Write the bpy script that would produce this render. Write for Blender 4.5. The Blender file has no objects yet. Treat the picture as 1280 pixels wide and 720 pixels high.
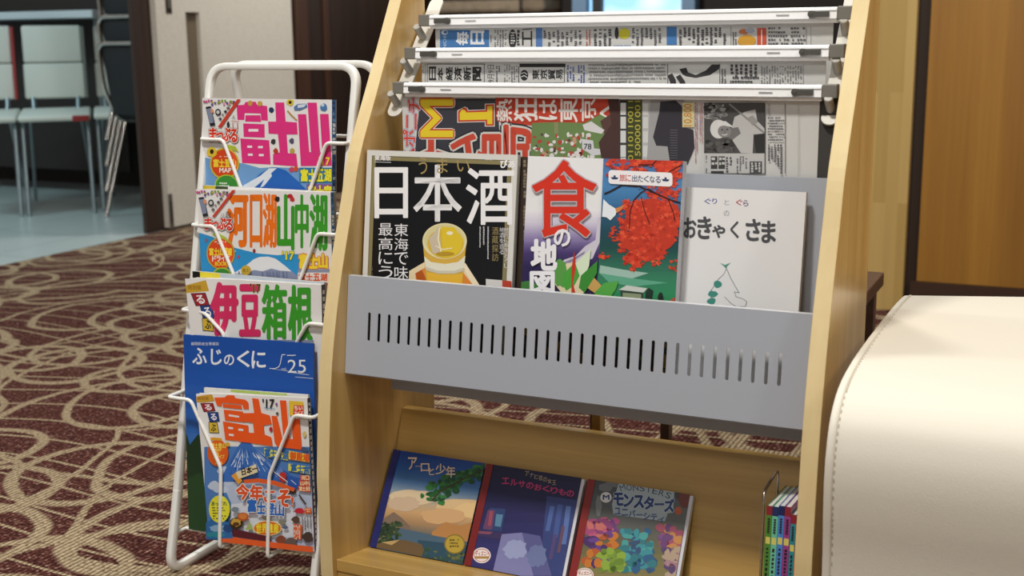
import bpy, bmesh, math, random
from mathutils import Vector, Matrix

sc = bpy.context.scene
COL = sc.collection
PI = math.pi

# ---------------------------------------------------------------- camera
FPX, PX, PY, CAMZ = 1525.0, 640.0, 350.0, 0.757
ROWS = [[0.904564469, 0.426186882, -0.01130767], [0.0731743, -0.181329517, -0.980696247], [-0.42001029, 0.886275548, -0.195210165]]
RM = Matrix(ROWS)                                  # rows: right, down, forward
cam_d = bpy.data.cameras.new('camera'); cam = bpy.data.objects.new('camera', cam_d); COL.objects.link(cam)
cam_d.sensor_width = 36.0; cam_d.lens = FPX / 1280 * 36.0
cam_d.shift_x = -(PX - 640) / 1280; cam_d.shift_y = (PY - 360) / 1280
cam_d.clip_start = 0.02; cam_d.clip_end = 60
r, d, f = (Vector(x) for x in ROWS)
cam.matrix_world = Matrix(((r.x, -d.x, -f.x, 0), (r.y, -d.y, -f.y, 0), (r.z, -d.z, -f.z, CAMZ), (0, 0, 0, 1)))
cam_d.dof.use_dof = True; cam_d.dof.focus_distance = 1.60; cam_d.dof.aperture_fstop = 7.0
sc.camera = cam

# ---------------------------------------------------------------- world, lamps, exposure
sc.view_settings.view_transform = 'Standard'; sc.view_settings.look = 'None'
sc.view_settings.gamma = 1.0; sc.view_settings.use_curve_mapping = False
sc.view_settings.exposure = 0.5
w = bpy.data.worlds.new('world'); sc.world = w; w.use_nodes = True
w.node_tree.nodes['Background'].inputs[0].default_value = (1.0, 0.98, 0.95, 1)
w.node_tree.nodes['Background'].inputs[1].default_value = 0.19
def area(name, loc, size, power, col, target=None, sy=None):
    l = bpy.data.lights.new(name, 'AREA'); l.energy = power; l.color = col; l.size = size
    if sy: l.shape = 'RECTANGLE'; l.size_y = sy
    o = bpy.data.objects.new(name, l); COL.objects.link(o); o.location = loc
    t = Vector(target) if target else Vector((loc[0], loc[1], 0))
    o.rotation_euler = (t - Vector(loc)).to_track_quat('-Z', 'Y').to_euler()
    return o
WARM = (1.0, 0.97, 0.91)
area('ceiling_lamp_front', (-0.75, 0.25, 2.5), 0.24, 32, WARM)
area('ceiling_lamp_rear', (-.68, 2.2, 2.5), 0.16, 12, WARM)
area('fill_light_front', (-0.3, -1.7, 2.4), 0.5, 11, WARM, (-.5, 1.0, .5))  # added fill light from behind the camera, lifts surfaces facing forward
area('ceiling_lamp_right', (1.5, 0.9, 2.5), 0.3, 16, WARM)
area('ceiling_lamp_entry', (-2.4, 1.6, 2.5), 0.3, 14, WARM)
area('ceiling_lamp_wall', (0.9, 2.6, 2.5), 0.3, 12, WARM)
area('fill_light_stone', (-2.5, 4.3, 2.5), 0.3, 34, WARM, (-2.8, 6.0, 1.0))  # added fill light aimed at the rear wall to brighten its stone
area('tile_room_lamp', (-4.9, 2.6, 2.5), 0.8, 25, (0.62, 0.92, 1.0))

# ---------------------------------------------------------------- helpers: materials
def lin(h):
    h = h.lstrip('#'); o = []
    for i in (0, 2, 4):
        c = int(h[i:i + 2], 16) / 255; o.append(c / 12.92 if c <= .04045 else ((c + .055) / 1.055) ** 2.4)
    return (*o, 1.0)
_mc = {}
def C(h, rough=.45, metal=0., spec=.5, coat=0.):
    k = (h, rough, metal, spec, coat)
    if k in _mc: return _mc[k]
    m = bpy.data.materials.new('paint_' + h.lstrip('#')); m.use_nodes = True
    b = m.node_tree.nodes['Principled BSDF']
    b.inputs['Base Color'].default_value = lin(h); b.inputs['Roughness'].default_value = rough
    b.inputs['Metallic'].default_value = metal; b.inputs['Specular IOR Level'].default_value = spec
    b.inputs['Coat Weight'].default_value = coat; b.inputs['Coat Roughness'].default_value = .12
    _mc[k] = m
    return m
class NT:
    def __init__(s, name):
        s.m = bpy.data.materials.new(name); s.m.use_nodes = True; s.t = s.m.node_tree
        s.b = s.t.nodes['Principled BSDF']
    def n(s, typ, **kw):
        x = s.t.nodes.new(typ)
        for k, v in kw.items():
            if k in x.inputs: x.inputs[k].default_value = v
            else: setattr(x, k, v)
        return x
    def l(s, a, b): s.t.links.new(a, b)
    def math(s, op, a, b=None, clamp=False):
        x = s.t.nodes.new('ShaderNodeMath'); x.operation = op; x.use_clamp = clamp
        for i, v in enumerate((a, b)):
            if v is None: continue
            if isinstance(v, (int, float)): x.inputs[i].default_value = v
            else: s.l(v, x.inputs[i])
        return x.outputs[0]
    def ramp(s, src, stops):
        x = s.t.nodes.new('ShaderNodeValToRGB'); s.l(src, x.inputs[0])
        while len(x.color_ramp.elements) < len(stops): x.color_ramp.elements.new(.5)
        for e, (p, h) in zip(x.color_ramp.elements, stops): e.position = p; e.color = lin(h)
        return x.outputs[0]
    def mix(s, f, a, b):
        x = s.t.nodes.new('ShaderNodeMix'); x.data_type = 'RGBA'
        for v, i in ((f, 0), (a, 6), (b, 7)):
            if isinstance(v, (int, float)): x.inputs[i].default_value = v
            elif isinstance(v, str): x.inputs[i].default_value = lin(v)
            else: s.l(v, x.inputs[i])
        return x.outputs[2]
    def bump(s, h, strength, dist):
        x = s.n('ShaderNodeBump', Strength=strength, Distance=dist); s.l(h, x.inputs['Height']); s.l(x.outputs[0], s.b.inputs['Normal'])
    def coords(s, sc3=(1, 1, 1), rot=(0, 0, 0)):
        tc = s.n('ShaderNodeTexCoord'); mp = s.n('ShaderNodeMapping'); mp.inputs['Scale'].default_value = sc3; mp.inputs['Rotation'].default_value = rot
        s.l(tc.outputs['Object'], mp.inputs[0]); return mp.outputs[0]
def wood(name, dark, light, scale=(60, 60, 2.2), rough=.38, coat=.0, coatr=.15):
    g = NT(name); co = g.coords(scale)
    n1 = g.n('ShaderNodeTexNoise', Scale=1.0, Detail=4.0, Roughness=.6); g.l(co, n1.inputs['Vector'])
    n2 = g.n('ShaderNodeTexNoise', Scale=.22, Detail=2.0); g.l(co, n2.inputs['Vector'])
    v = g.math('ADD', g.math('MULTIPLY', n1.outputs[0], .55), g.math('MULTIPLY', n2.outputs[0], .45))
    g.l(g.ramp(v, [(.36, dark), (.64, light)]), g.b.inputs['Base Color'])
    g.b.inputs['Roughness'].default_value = rough; g.b.inputs['Coat Weight'].default_value = coat; g.b.inputs['Coat Roughness'].default_value = coatr
    g.bump(n1.outputs[0], .06, .001)
    return g.m

# ---------------------------------------------------------------- helpers: geometry
class MB:
    def __init__(s): s.v = []; s.f = []; s.k = []
    def add(s, vs, fs, k=0):
        o = len(s.v); s.v += [tuple(x) for x in vs]; s.f += [tuple(i + o for i in q) for q in fs]; s.k += [k] * len(fs); return s
    def box(s, x0, x1, y0, y1, z0, z1, k=0, fn=None):
        vs = [(x, y, z) for x in (x0, x1) for y in (y0, y1) for z in (z0, z1)]
        if fn: vs = [fn(*p) for p in vs]
        return s.add(vs, [(0, 1, 3, 2), (4, 6, 7, 5), (0, 4, 5, 1), (2, 3, 7, 6), (0, 2, 6, 4), (1, 5, 7, 3)], k)
    def prism(s, poly, a, b, fn, k=0):
        """poly: 2D outline; fn(p, t) -> xyz with t in (a, b)"""
        n = len(poly); vs = [fn(p, a) for p in poly] + [fn(p, b) for p in poly]
        fs = [tuple(range(n))[::-1], tuple(range(n, 2 * n))] + [(i, (i + 1) % n, n + (i + 1) % n, n + i) for i in range(n)]
        return s.add(vs, fs, k)
    def tube(s, pts, rad, n=10, closed=False, k=0, flat=None):
        """sweep a round (or flat=(w,h) rounded-bar) section along pts"""
        P = [Vector(p) for p in pts]
        if not closed and len(P) > 1: P = [P[0], P[0].lerp(P[1], min(.3, .0012 / max(1e-6, (P[1] - P[0]).length)))] + P[1:-1] + [P[-1].lerp(P[-2], min(.3, .0012 / max(1e-6, (P[-1] - P[-2]).length))), P[-1]]
        m = len(P); rings = []
        up = None
        for i in range(m):
            if closed: t = (P[(i + 1) % m] - P[i - 1]).normalized()
            else: t = (P[min(i + 1, m - 1)] - P[max(i - 1, 0)]).normalized()
            if up is None:
                up = Vector((1, 0, 0)) if abs(t.x) < .8 else Vector((0, 1, 0))
            if flat: up = Vector(flat[2])
            a = (up - t * up.dot(t)).normalized(); up = a; b = t.cross(a)
            c = []
            for j in range(n):
                th = 2 * PI * j / n
                cx, cy = math.cos(th), math.sin(th)
                if flat:
                    cx = math.copysign(abs(cx) ** .35, cx) * flat[0]; cy = math.copysign(abs(cy) ** .35, cy) * flat[1]
                else: cx *= rad; cy *= rad
                c.append(P[i] + a * cx + b * cy)
            rings.append(c)
        vs = [p for c in rings for p in c]; fs = []
        for i in range(m if closed else m - 1):
            q = (i + 1) % m
            for j in range(n): fs.append((i * n + j, i * n + (j + 1) % n, q * n + (j + 1) % n, q * n + j))
        if not closed: fs += [tuple(range(n))[::-1], tuple(range((m - 1) * n, m * n))]
        return s.add(vs, fs, k)
    def cyl(s, a, b, r0, r1=None, n=20, k=0):
        a, b = Vector(a), Vector(b); t = (b - a).normalized(); u = (Vector((1, 0, 0)) if abs(t.x) < .8 else Vector((0, 1, 0)))
        u = (u - t * u.dot(t)).normalized(); w_ = t.cross(u); r1 = r0 if r1 is None else r1
        vs = [a + (u * math.cos(2 * PI * j / n) + w_ * math.sin(2 * PI * j / n)) * r0 for j in range(n)]
        vs += [b + (u * math.cos(2 * PI * j / n) + w_ * math.sin(2 * PI * j / n)) * r1 for j in range(n)]
        fs = [(j, (j + 1) % n, n + (j + 1) % n, n + j) for j in range(n)] + [tuple(range(n))[::-1], tuple(range(n, 2 * n))]
        return s.add(vs, fs, k)
    def build(s, name, mats, parent=None, bevel=0, seg=2, smooth=False, world=True):
        me = bpy.data.meshes.new(name)
        off = Vector((0, 0, 0))
        if parent is not None and world: off = (parent.parent or parent).matrix_basis.translation
        me.from_pydata([tuple(Vector(v) - off) for v in s.v], [], s.f)
        for m in (mats if isinstance(mats, (list, tuple)) else [mats]): me.materials.append(m)
        for p, k in zip(me.polygons, s.k): p.material_index = k; p.use_smooth = smooth
        bm = bmesh.new(); bm.from_mesh(me); bmesh.ops.recalc_face_normals(bm, faces=bm.faces); bm.to_mesh(me); bm.free()
        o = bpy.data.objects.new(name, me); COL.objects.link(o)
        if parent is not None: o.parent = parent
        if bevel:
            b = o.modifiers.new('bevel', 'BEVEL'); b.width = bevel; b.segments = seg; b.limit_method = 'ANGLE'; b.angle_limit = .6
            b.harden_normals = False
        if smooth and not bevel:
            pass
        return o
def thing(name, label, cat, loc=(0, 0, 0), group=None):
    o = bpy.data.objects.new(name, None); COL.objects.link(o); o.location = loc; o.empty_display_size = .05
    return tag(o, label, cat, group)
def tag(o, label, cat, group=None, kind=None):
    o['label'] = label; o['category'] = cat
    if group: o['group'] = group
    if kind: o['kind'] = kind
    return o
def struct(o, label=None):
    o['kind'] = 'structure'
    if label: o['label'] = label
    return o
def smooth_path(pts, n=6):
    """Catmull-Rom through pts"""
    P = [Vector(p) for p in pts]; out = []
    for i in range(len(P) - 1):
        a, b, c, d_ = P[max(i - 1, 0)], P[i], P[i + 1], P[min(i + 2, len(P) - 1)]
        for j in range(n):
            t = j / n
            out.append(.5 * ((2 * b) + (c - a) * t + (2 * a - 5 * b + 4 * c - d_) * t * t + (3 * b - a - 3 * c + d_) * t ** 3))
    out.append(P[-1]); return out
def fillet(pts, rad, n=6, closed=False):
    """round the corners of a polyline"""
    P = [Vector(p) for p in pts]; out = []; m = len(P)
    for i in range(m):
        if not closed and i in (0, m - 1): out.append(P[i]); continue
        a, b, c = P[i - 1], P[i], P[(i + 1) % m]
        u, v = (a - b), (c - b); r_ = min(rad, u.length * .48, v.length * .48)
        p, q = b + u.normalized() * r_, b + v.normalized() * r_
        for j in range(n + 1):
            t = j / n; out.append((1 - t) ** 2 * p + 2 * t * (1 - t) * b + t * t * q)
    return out

# ---------------------------------------------------------------- helpers: printed matter
_glyph = {}
def glyphs(s):
    """outline of a text in its own unit box (bounds of the un-emboldened text)"""
    k = s
    if k in _glyph: return _glyph[k]
    c = bpy.data.curves.new('lettering', 'FONT'); c.body = s; c.resolution_u = 3; c.fill_mode = 'FRONT'
    o = bpy.data.objects.new('lettering', c); COL.objects.link(o); bpy.context.view_layer.update()
    me = bpy.data.meshes.new_from_object(o.evaluated_get(bpy.context.evaluated_depsgraph_get()))
    vs = [(v.co.x, v.co.y) for v in me.vertices]; fs = [tuple(p.vertices) for p in me.polygons]
    bpy.data.objects.remove(o); bpy.data.curves.remove(c); bpy.data.meshes.remove(me)
    xs = [v[0] for v in vs] or [0, 1]; ys = [v[1] for v in vs] or [0, 1]
    x0, y0, x1, y1 = min(xs), min(ys), max(xs), max(ys)
    bx = (x0, y0, x1, y1)
    W_, H_ = max(x1 - x0, 1e-4), max(y1 - y0, 1e-4)
    _glyph[k] = ([((x - x0) / W_, (y - y0) / H_) for x, y in vs], fs, bx)
    return _glyph[k]
def clip(poly, w_, h_):
    for ax, lim, sg in ((0, 0, 1), (0, w_, -1), (1, 0, 1), (1, h_, -1)):
        out = []
        for i, p in enumerate(poly):
            q = poly[i - 1]; dp, dq = (p[ax] - lim) * sg, (q[ax] - lim) * sg
            if (dp >= 0) != (dq >= 0):
                t = dq / (dq - dp); out.append((q[0] + (p[0] - q[0]) * t, q[1] + (p[1] - q[1]) * t))
            if dp >= 0: out.append(p)
        poly = out
        if not poly: return []
    return poly
STEP = 2.5e-5
class Art:
    """printing on a flat sheet w_ x h_ lying in the plane of matrix mw (x right, y up, z out of the page)"""
    def __init__(s, mw, w_, h_, bend=None, rough=.35):
        s.mw = mw; s.inv = mw.inverted(); s.w = w_; s.h = h_; s.bend = bend; s.lay = 1; s.count = 0; s.items = []; s.o = (0, 0, 1.); s.rough = rough
        s.cam = s.inv @ Vector((0, 0, CAMZ)); s.rot = s.inv.to_3x3()
    def view(s, x0, y0, k): s.o = (x0, y0, k); return s
    def spot(s, u, v):
        """where a point of the photograph falls on the sheet"""
        u = s.o[0] + u / s.o[2]; v = s.o[1] + v / s.o[2]
        dr = s.rot @ (RM.transposed() @ Vector(((u - PX) / FPX, (v - PY) / FPX, 1)))
        z = 0.; 
        for _ in range(8 if s.bend else 1):
            t = (z - s.cam.z) / dr.z; p = s.cam + dr * t
            if s.bend: z = .5 * z + .5 * s.bend(p.x, p.y)
        return (p.x, p.y)
    def face(s, pts, col, dz=0.):
        p = clip(list(pts), s.w, s.h)
        s.count += 1
        if len(p) > 2: s.items.append((p, col, s.lay * STEP + dz + (s.count % 13) * 1.1e-6))
    def poly(s, col, pts): s.face([s.spot(*p) for p in pts], col); s.lay += 1; return s
    def loc(s, col, pts): s.face([(x * s.w, y * s.h) for x, y in pts], col); s.lay += 1; return s
    def rect(s, col, x0, y0, x1, y1): return s.poly(col, [(x0, y0), (x1, y0), (x1, y1), (x0, y1)])
    def ell(s, col, cx, cy, rx, ry, n=28, jag=0, seed=1):
        g = random.Random(seed)
        return s.poly(col, [(cx + rx * (1 + jag * (g.random() - .5)) * math.cos(2 * PI * i / n), cy + ry * (1 + jag * (g.random() - .5)) * math.sin(2 * PI * i / n)) for i in range(n)])
    def line(s, col, pts, wd):
        P = [Vector(p) for p in pts]
        for a, b in zip(P, P[1:]):
            if (b - a).length < 1e-6: continue
            t = (b - a).normalized(); n = Vector((-t.y, t.x)) * wd * .5; e = t * wd * .25
            s.face([s.spot(*q) for q in (a - e + n, b + e + n, b + e - n, a - e - n)], col)
        s.lay += 1; return s
    def many(s, col, quads):
        for q in quads: s.face([s.spot(*p) for p in q], col)
        s.lay += 1; return s
    def text(s, t, col, box, bold=0., out=(), rot=0):
        """box: (x0,y0,x1,y1) or four corners TL,TR,BR,BL; out: [(colour, extra boldness), ...] from the outermost in"""
        if len(box) == 4 and not isinstance(box[0], (tuple, list)):
            x0, y0, x1, y1 = box; box = [(x0, y0), (x1, y0), (x1, y1), (x0, y1)]
        TL, TR, BR, BL = box
        if rot == 90: TL, TR, BR, BL = BL, TL, TR, BR
        vs, fs, _ = glyphs(t)
        L = []
        for x, y in vs:
            px = [(BL[i] * (1 - x) + BR[i] * x) * (1 - y) + (TL[i] * (1 - x) + TR[i] * x) * y for i in (0, 1)]
            L.append(s.spot(*px))
        c0, c1, c2 = (Vector(s.spot(*q)) for q in (BL, BR, TL)); size = min((c2 - c0).length, (c1 - c0).length / max(1, len(t)) * 1.25)
        for cc, off in list(out) + [(col, bold)]:
            rr = off * size
            # a heavier weight: the letter repeated around itself
            sh = [(0, 0)] if not rr else [(rr * math.cos(2 * PI * k / 8), rr * math.sin(2 * PI * k / 8)) for k in range(8)]
            if off > .09: sh += [(x * .5, y * .5) for x, y in sh]
            for j, (dx, dy) in enumerate(sh):
                for q in fs: s.face([(L[i][0] + dx, L[i][1] + dy) for i in q], cc, j * 1.2e-6)
            s.lay += 1
        return s
    def chars(s, t, col, boxes, **k):
        boxes = list(boxes)
        for i, (c_, b) in enumerate(zip(t, boxes)):
            if not isinstance(b[0], (tuple, list)):
                x0, y0, x1, y1 = b; h_ = y1 - y0
                if c_ == 'ー' and h_ > .4 * (x1 - x0): boxes[i] = (x0, y0 + h_ * .42, x1, y0 + h_ * .58)
                if c_ in '、': boxes[i] = (x0 + (x1 - x0) * .55, y0, x1, y0 + h_ * .35)
                if c_ in 'ィャっッ' and h_ > 20: boxes[i] = (x0, y0 + h_ * .25, x1, y1)
        for c_, b in zip(t, boxes): s.text(c_, col, b, **k); s.lay -= 1 + len(k.get('out', ()))
        s.lay += 1 + len(k.get('out', ())); return s
    def column(s, t, col, x0, y0, x1, y1, **k):
        n = len(t); hh = (y1 - y0) / n
        return s.chars(t, col, [(x0, y0 + i * hh + hh * .06, x1, y0 + (i + 1) * hh - hh * .06) for i in range(n)], **k)
    def row(s, t, col, x0, y0, x1, y1, gap=.06, **k):
        n = len(t); ww = (x1 - x0) / n
        return s.chars(t, col, [(x0 + i * ww + ww * gap, y0, x0 + (i + 1) * ww - ww * gap, y1) for i in range(n)], **k)
    def small(s, col, x0, y0, x1, y1, pitch, seed=0, vertical=False, fillr=.8, dx=1.):
        """unreadably small print: rows (or columns) of specks"""
        g = random.Random(seed); qs = []
        a0, a1, b0, b1 = (x0, x1, y0, y1) if not vertical else (y0, y1, x0, x1)
        b = b0
        while b + pitch * .62 <= b1:
            a = a0; end = a1 - (g.random() ** 3) * (a1 - a0) * .5
            while a < end:
                wd = pitch * dx * g.uniform(.35, .75)
                if g.random() < fillr:
                    hh = pitch * g.uniform(.45, .62); o_ = g.uniform(0, .1) * pitch
                    q = [(a, b + o_), (a + wd, b + o_), (a + wd, b + o_ + hh), (a, b + o_ + hh)]
                    qs.append([(y, x) for x, y in q] if vertical else q)
                a += wd + pitch * dx * .16
            b += pitch
        return s.many(col, qs)
    def grad(s, cols, x0, y0, x1, y1):
        n = len(cols)
        for i, c_ in enumerate(cols): s.rect(c_, x0, y0 + (y1 - y0) * i / n, x1, y1)
        return s
def mixhex(a, b, t):
    a, b = a.lstrip('#'), b.lstrip('#')
    return '#' + ''.join('%02x' % round(int(a[i:i + 2], 16) * (1 - t) + int(b[i:i + 2], 16) * t) for i in (0, 2, 4))
def ramp_cols(stops, n):
    out = []
    for i in range(n):
        t = i / (n - 1) * (len(stops) - 1); j = min(int(t), len(stops) - 2); out.append(mixhex(stops[j], stops[j + 1], t - j))
    return out
def sheet(name, parent, arts, solids, rough=.35, bend=None, cuts=None):
    """ONE mesh: solids [(x0,x1,y0,y1,z0,z1,colour)] in the parent's frame plus printing [(Art, matrix into the parent's frame)]"""
    bm = bmesh.new(); mats = []; idx = {}
    def mi(c):
        if c not in idx: idx[c] = len(mats); mats.append(C(c, rough))
        return idx[c]
    for x0, x1, y0, y1, z0, z1, c in solids:
        vs = [bm.verts.new((x, y, z)) for x in (x0, x1) for y in (y0, y1) for z in (z0, z1)]
        for q in ((0, 1, 3, 2), (4, 6, 7, 5), (0, 4, 5, 1), (2, 3, 7, 6), (0, 2, 6, 4), (1, 5, 7, 3)):
            fc = bm.faces.new([vs[i] for i in q]); fc.material_index = mi(c)
    for a, mt in arts:
        for pts, c, z in a.items:
            vs = [bm.verts.new(mt @ Vector((x, y, z * (1.8 if bend else 1)))) for x, y in pts]
            try: fc = bm.faces.new(vs); fc.material_index = mi(c)
            except ValueError: pass
    if bend:
        for co, no in cuts:
            bmesh.ops.bisect_plane(bm, geom=bm.verts[:] + bm.edges[:] + bm.faces[:], plane_co=co, plane_no=no, dist=1e-6)
        for v in bm.verts: v.co.z += bend(v.co.x, v.co.y)
    me = bpy.data.meshes.new(name); bm.to_mesh(me); bm.free()
    for m in mats: me.materials.append(m)
    o = bpy.data.objects.new(name, me); COL.objects.link(o); o.parent = parent
    return o
def booklet(name, label, cat, x, bot, top, w_, t, front, spine, page='#dcd9d2', side='right', group=None, draw=None, draw_spine=None, bend=None, h_=None, rough=.33, board=.0006, tilt=0, over=0.):
    """a magazine or book leaning with its front cover from (bot: Y,Z) to (top: Y,Z), left edge at x"""
    ey = Vector((0, top[0] - bot[0], top[1] - bot[1])); H_ = h_ or ey.length; ey.normalize(); ex = Vector((1, 0, 0)); ez = ex.cross(ey)
    root = thing(name, label, cat, (0, 0, 0), group)
    mw = Matrix(((ex.x, ey.x, ez.x, x), (ex.y, ey.y, ez.y, bot[0]), (ex.z, ey.z, ez.z, bot[1]), (0, 0, 0, 1)))
    if tilt: mw = mw @ Matrix.Rotation(tilt, 4, 'Z')
    root.matrix_world = mw
    a = Art(mw, w_, H_, bend); 
    if draw: draw(a)
    arts = [(a, Matrix.Identity(4))]
    c = board
    sx0, sx1 = (w_ - c, w_) if side == 'right' else (0, c)
    solids = [(0, w_, 0, H_, -c, 0, front), (sx0, sx1, 0, H_, -t, -c, spine), (0, w_, 0, H_, -t - c, -t, front)]
    if draw_spine:
        if side == 'right': sm = Matrix(((0, 0, 1, w_), (0, 1, 0, 0), (-1, 0, 0, 0), (0, 0, 0, 1)))
        else: sm = Matrix(((0, 0, -1, 0), (0, 1, 0, 0), (1, 0, 0, -t), (0, 0, 0, 1)))
        b = Art(mw @ sm, t, H_); draw_spine(b); arts.append((b, sm))
    if bend:
        cuts = [((q, 0, 0), (1, 0, 0)) for q in bend.xs] + [((0, q, 0), (0, 1, 0)) for q in bend.ys]
        fc = sheet('cover', root, arts, solids, rough, lambda px, py: bend(px, py), cuts)
    else: fc = sheet('cover', root, arts, solids, rough)
    pg = sheet('page_block', root, [], [(board * 1.2 if side == 'right' else c, w_ + over - (c if side == 'right' else board * 1.2), .0012, H_ - .0012, -t + .0002, -c - .0002, page)], .8)
    return root

# ================================================================ materials of the place
def carpet():
    g = NT('carpet_pile'); co = g.coords()
    wn = g.n('ShaderNodeTexNoise', Scale=3.0, Detail=2.0); g.l(co, wn.inputs['Vector'])
    wv = g.n('ShaderNodeVectorMath', operation='SCALE'); wv.inputs['Scale'].default_value = .10
    cs = g.n('ShaderNodeVectorMath', operation='SUBTRACT'); g.l(wn.outputs['Color'], cs.inputs[0]); cs.inputs[1].default_value = (.5, .5, .5); g.l(cs.outputs[0], wv.inputs[0])
    wd = g.n('ShaderNodeVectorMath', operation='ADD'); g.l(co, wd.inputs[0]); g.l(wv.outputs[0], wd.inputs[1])
    fine = g.n('ShaderNodeTexNoise', Scale=170.0, Detail=2.0); g.l(co, fine.inputs['Vector'])
    jag = g.math('MULTIPLY', g.math('SUBTRACT', fine.outputs[0], .5), .012)
    lines = None
    # interlocking loops: arcs at a fixed distance from scattered centres, several sizes
    for i, (sc_, rad, wid, off, sx, rotz) in enumerate([(2.2, .150, .0115, (0, 0, 0), 1, 0), (1.8, .20, .0105, (7.1, 4.2, 0), 1.3, .5), (3.0, .105, .0105, (5.3, 2.9, 0), .9, 1.1), (1.05, .385, .0075, (2.3, 6.1, 0), 1.2, .9), (1.2, .31, .0075, (9.3, 3.1, 0), .75, 2.2), (.95, .46, .007, (4.4, 8.2, 0), 1.3, 1.7)]):
        mp = g.n('ShaderNodeMapping'); mp.inputs['Location'].default_value = off; mp.inputs['Scale'].default_value = (sx, 1, 0); mp.inputs['Rotation'].default_value = (0, 0, rotz)
        g.l(wd.outputs[0], mp.inputs[0])
        vo = g.n('ShaderNodeTexVoronoi', Scale=sc_, Randomness=.85); vo.voronoi_dimensions = '2D'; g.l(mp.outputs[0], vo.inputs['Vector'])
        dist = g.math('DIVIDE', vo.outputs['Distance'], sc_)
        e = g.math('ABSOLUTE', g.math('ADD', g.math('SUBTRACT', dist, rad), jag))
        ln = g.math('SUBTRACT', 1.0, g.math('MULTIPLY', g.math('SUBTRACT', e, wid * .75), 1 / (wid * .5)), clamp=True)
        lines = ln if lines is None else g.math('MAXIMUM', lines, ln)
    # fans of narrower lines sweeping between the loops
    for rz, sc_, ds, wid in ((1.5, 1.9, 9.0, .05),):
        mp = g.n('ShaderNodeMapping'); mp.inputs['Rotation'].default_value = (0, 0, rz); g.l(co, mp.inputs[0])
        wv2 = g.n('ShaderNodeTexWave', Scale=sc_, Distortion=ds, Detail=.0); wv2.inputs['Detail Scale'].default_value = .55; g.l(mp.outputs[0], wv2.inputs['Vector'])
        e = g.math('ABSOLUTE', g.math('ADD', g.math('SUBTRACT', wv2.outputs['Fac'], .5), g.math('MULTIPLY', jag, 5.)))
        ln = g.math('SUBTRACT', 1.0, g.math('MULTIPLY', g.math('SUBTRACT', e, wid), 1 / (wid * .6)), clamp=True)
        lines = g.math('MAXIMUM', lines, ln)
    # rows of loops, running away from the doorway side
    sep = g.n('ShaderNodeSeparateXYZ'); g.l(co, sep.inputs[0])
    along = g.math('ADD', sep.outputs[0], g.math('MULTIPLY', g.math('SUBTRACT', fine.outputs[0], .5), .004))
    row = g.math('MULTIPLY', g.math('ADD', g.math('SINE', g.math('MULTIPLY', along, 2 * PI / .0092)), 1), .5)
    big = g.n('ShaderNodeTexNoise', Scale=55.0, Detail=3.0); g.l(co, big.inputs['Vector'])
    red = g.ramp(g.math('ADD', g.math('MULTIPLY', fine.outputs[0], .7), g.math('MULTIPLY', big.outputs[0], .3)), [(.36, '#29120f'), (.55, '#5f332c'), (.67, '#a88a7c')])
    bei = g.ramp(fine.outputs[0], [(.3, '#7d674f'), (.6, '#b9a586')])
    c = g.mix(lines, red, bei)
    dk = g.mix(g.math('MULTIPLY', g.math('POWER', row, 2.5), .72), c, '#1c0d0b')
    g.l(dk, g.b.inputs['Base Color']); g.b.inputs['Roughness'].default_value = .95; g.b.inputs['Specular IOR Level'].default_value = .1
    g.bump(g.math('ADD', fine.outputs[0], row), .5, .002)
    return g.m
def tiles():
    g = NT('floor_tile'); co = g.coords(rot=(0, 0, .0))
    br = g.n('ShaderNodeTexBrick', Scale=1.0); br.offset = 0; br.inputs['Mortar Size'].default_value = .004; br.inputs['Brick Width'].default_value = .45; br.inputs['Row Height'].default_value = .45
    br.inputs['Color1'].default_value = lin('#c3cbc8'); br.inputs['Color2'].default_value = lin('#b7c1c0'); br.inputs['Mortar'].default_value = lin('#9aa5a4')
    g.l(co, br.inputs['Vector'])
    n = g.n('ShaderNodeTexNoise', Scale=5.0, Detail=6.0); g.l(co, n.inputs['Vector'])
    g.l(g.mix(g.math('MULTIPLY', n.outputs[0], .35), br.outputs[0], '#8fa3a5'), g.b.inputs['Base Color']); g.b.inputs['Roughness'].default_value = .28
    return g.m
def leather():
    g = NT('cream_leather'); co = g.coords()
    v = g.n('ShaderNodeTexVoronoi', Scale=700.0); g.l(co, v.inputs['Vector'])
    n = g.n('ShaderNodeTexNoise', Scale=90.0, Detail=5.0); g.l(co, n.inputs['Vector'])
    g.b.inputs['Base Color'].default_value = lin('#d8d1c3'); g.b.inputs['Roughness'].default_value = .58; g.b.inputs['Specular IOR Level'].default_value = .3
    g.bump(g.math('ADD', v.outputs['Distance'], g.math('MULTIPLY', n.outputs[0], 1.2)), .14, .0008)
    return g.m
def stone():
    g = NT('rough_stone'); co = g.coords()
    br = g.n('ShaderNodeTexBrick', Scale=1.0); br.inputs['Brick Width'].default_value = .5; br.inputs['Row Height'].default_value = .16; br.inputs['Mortar Size'].default_value = .012
    br.inputs['Color1'].default_value = lin('#a2937e'); br.inputs['Color2'].default_value = lin('#857763'); br.inputs['Mortar'].default_value = lin('#2c241d')
    mp = g.n('ShaderNodeMapping'); mp.inputs['Rotation'].default_value = (PI / 2, 0, 0); g.l(co, mp.inputs[0]); g.l(mp.outputs[0], br.inputs['Vector'])
    n = g.n('ShaderNodeTexNoise', Scale=14.0, Detail=5.0); g.l(co, n.inputs['Vector'])
    g.l(g.mix(g.math('MULTIPLY', n.outputs[0], .7), br.outputs[0], '#4e4337'), g.b.inputs['Base Color']); g.b.inputs['Roughness'].default_value = .9
    g.bump(n.outputs[0], .8, .02)
    return g.m
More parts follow.
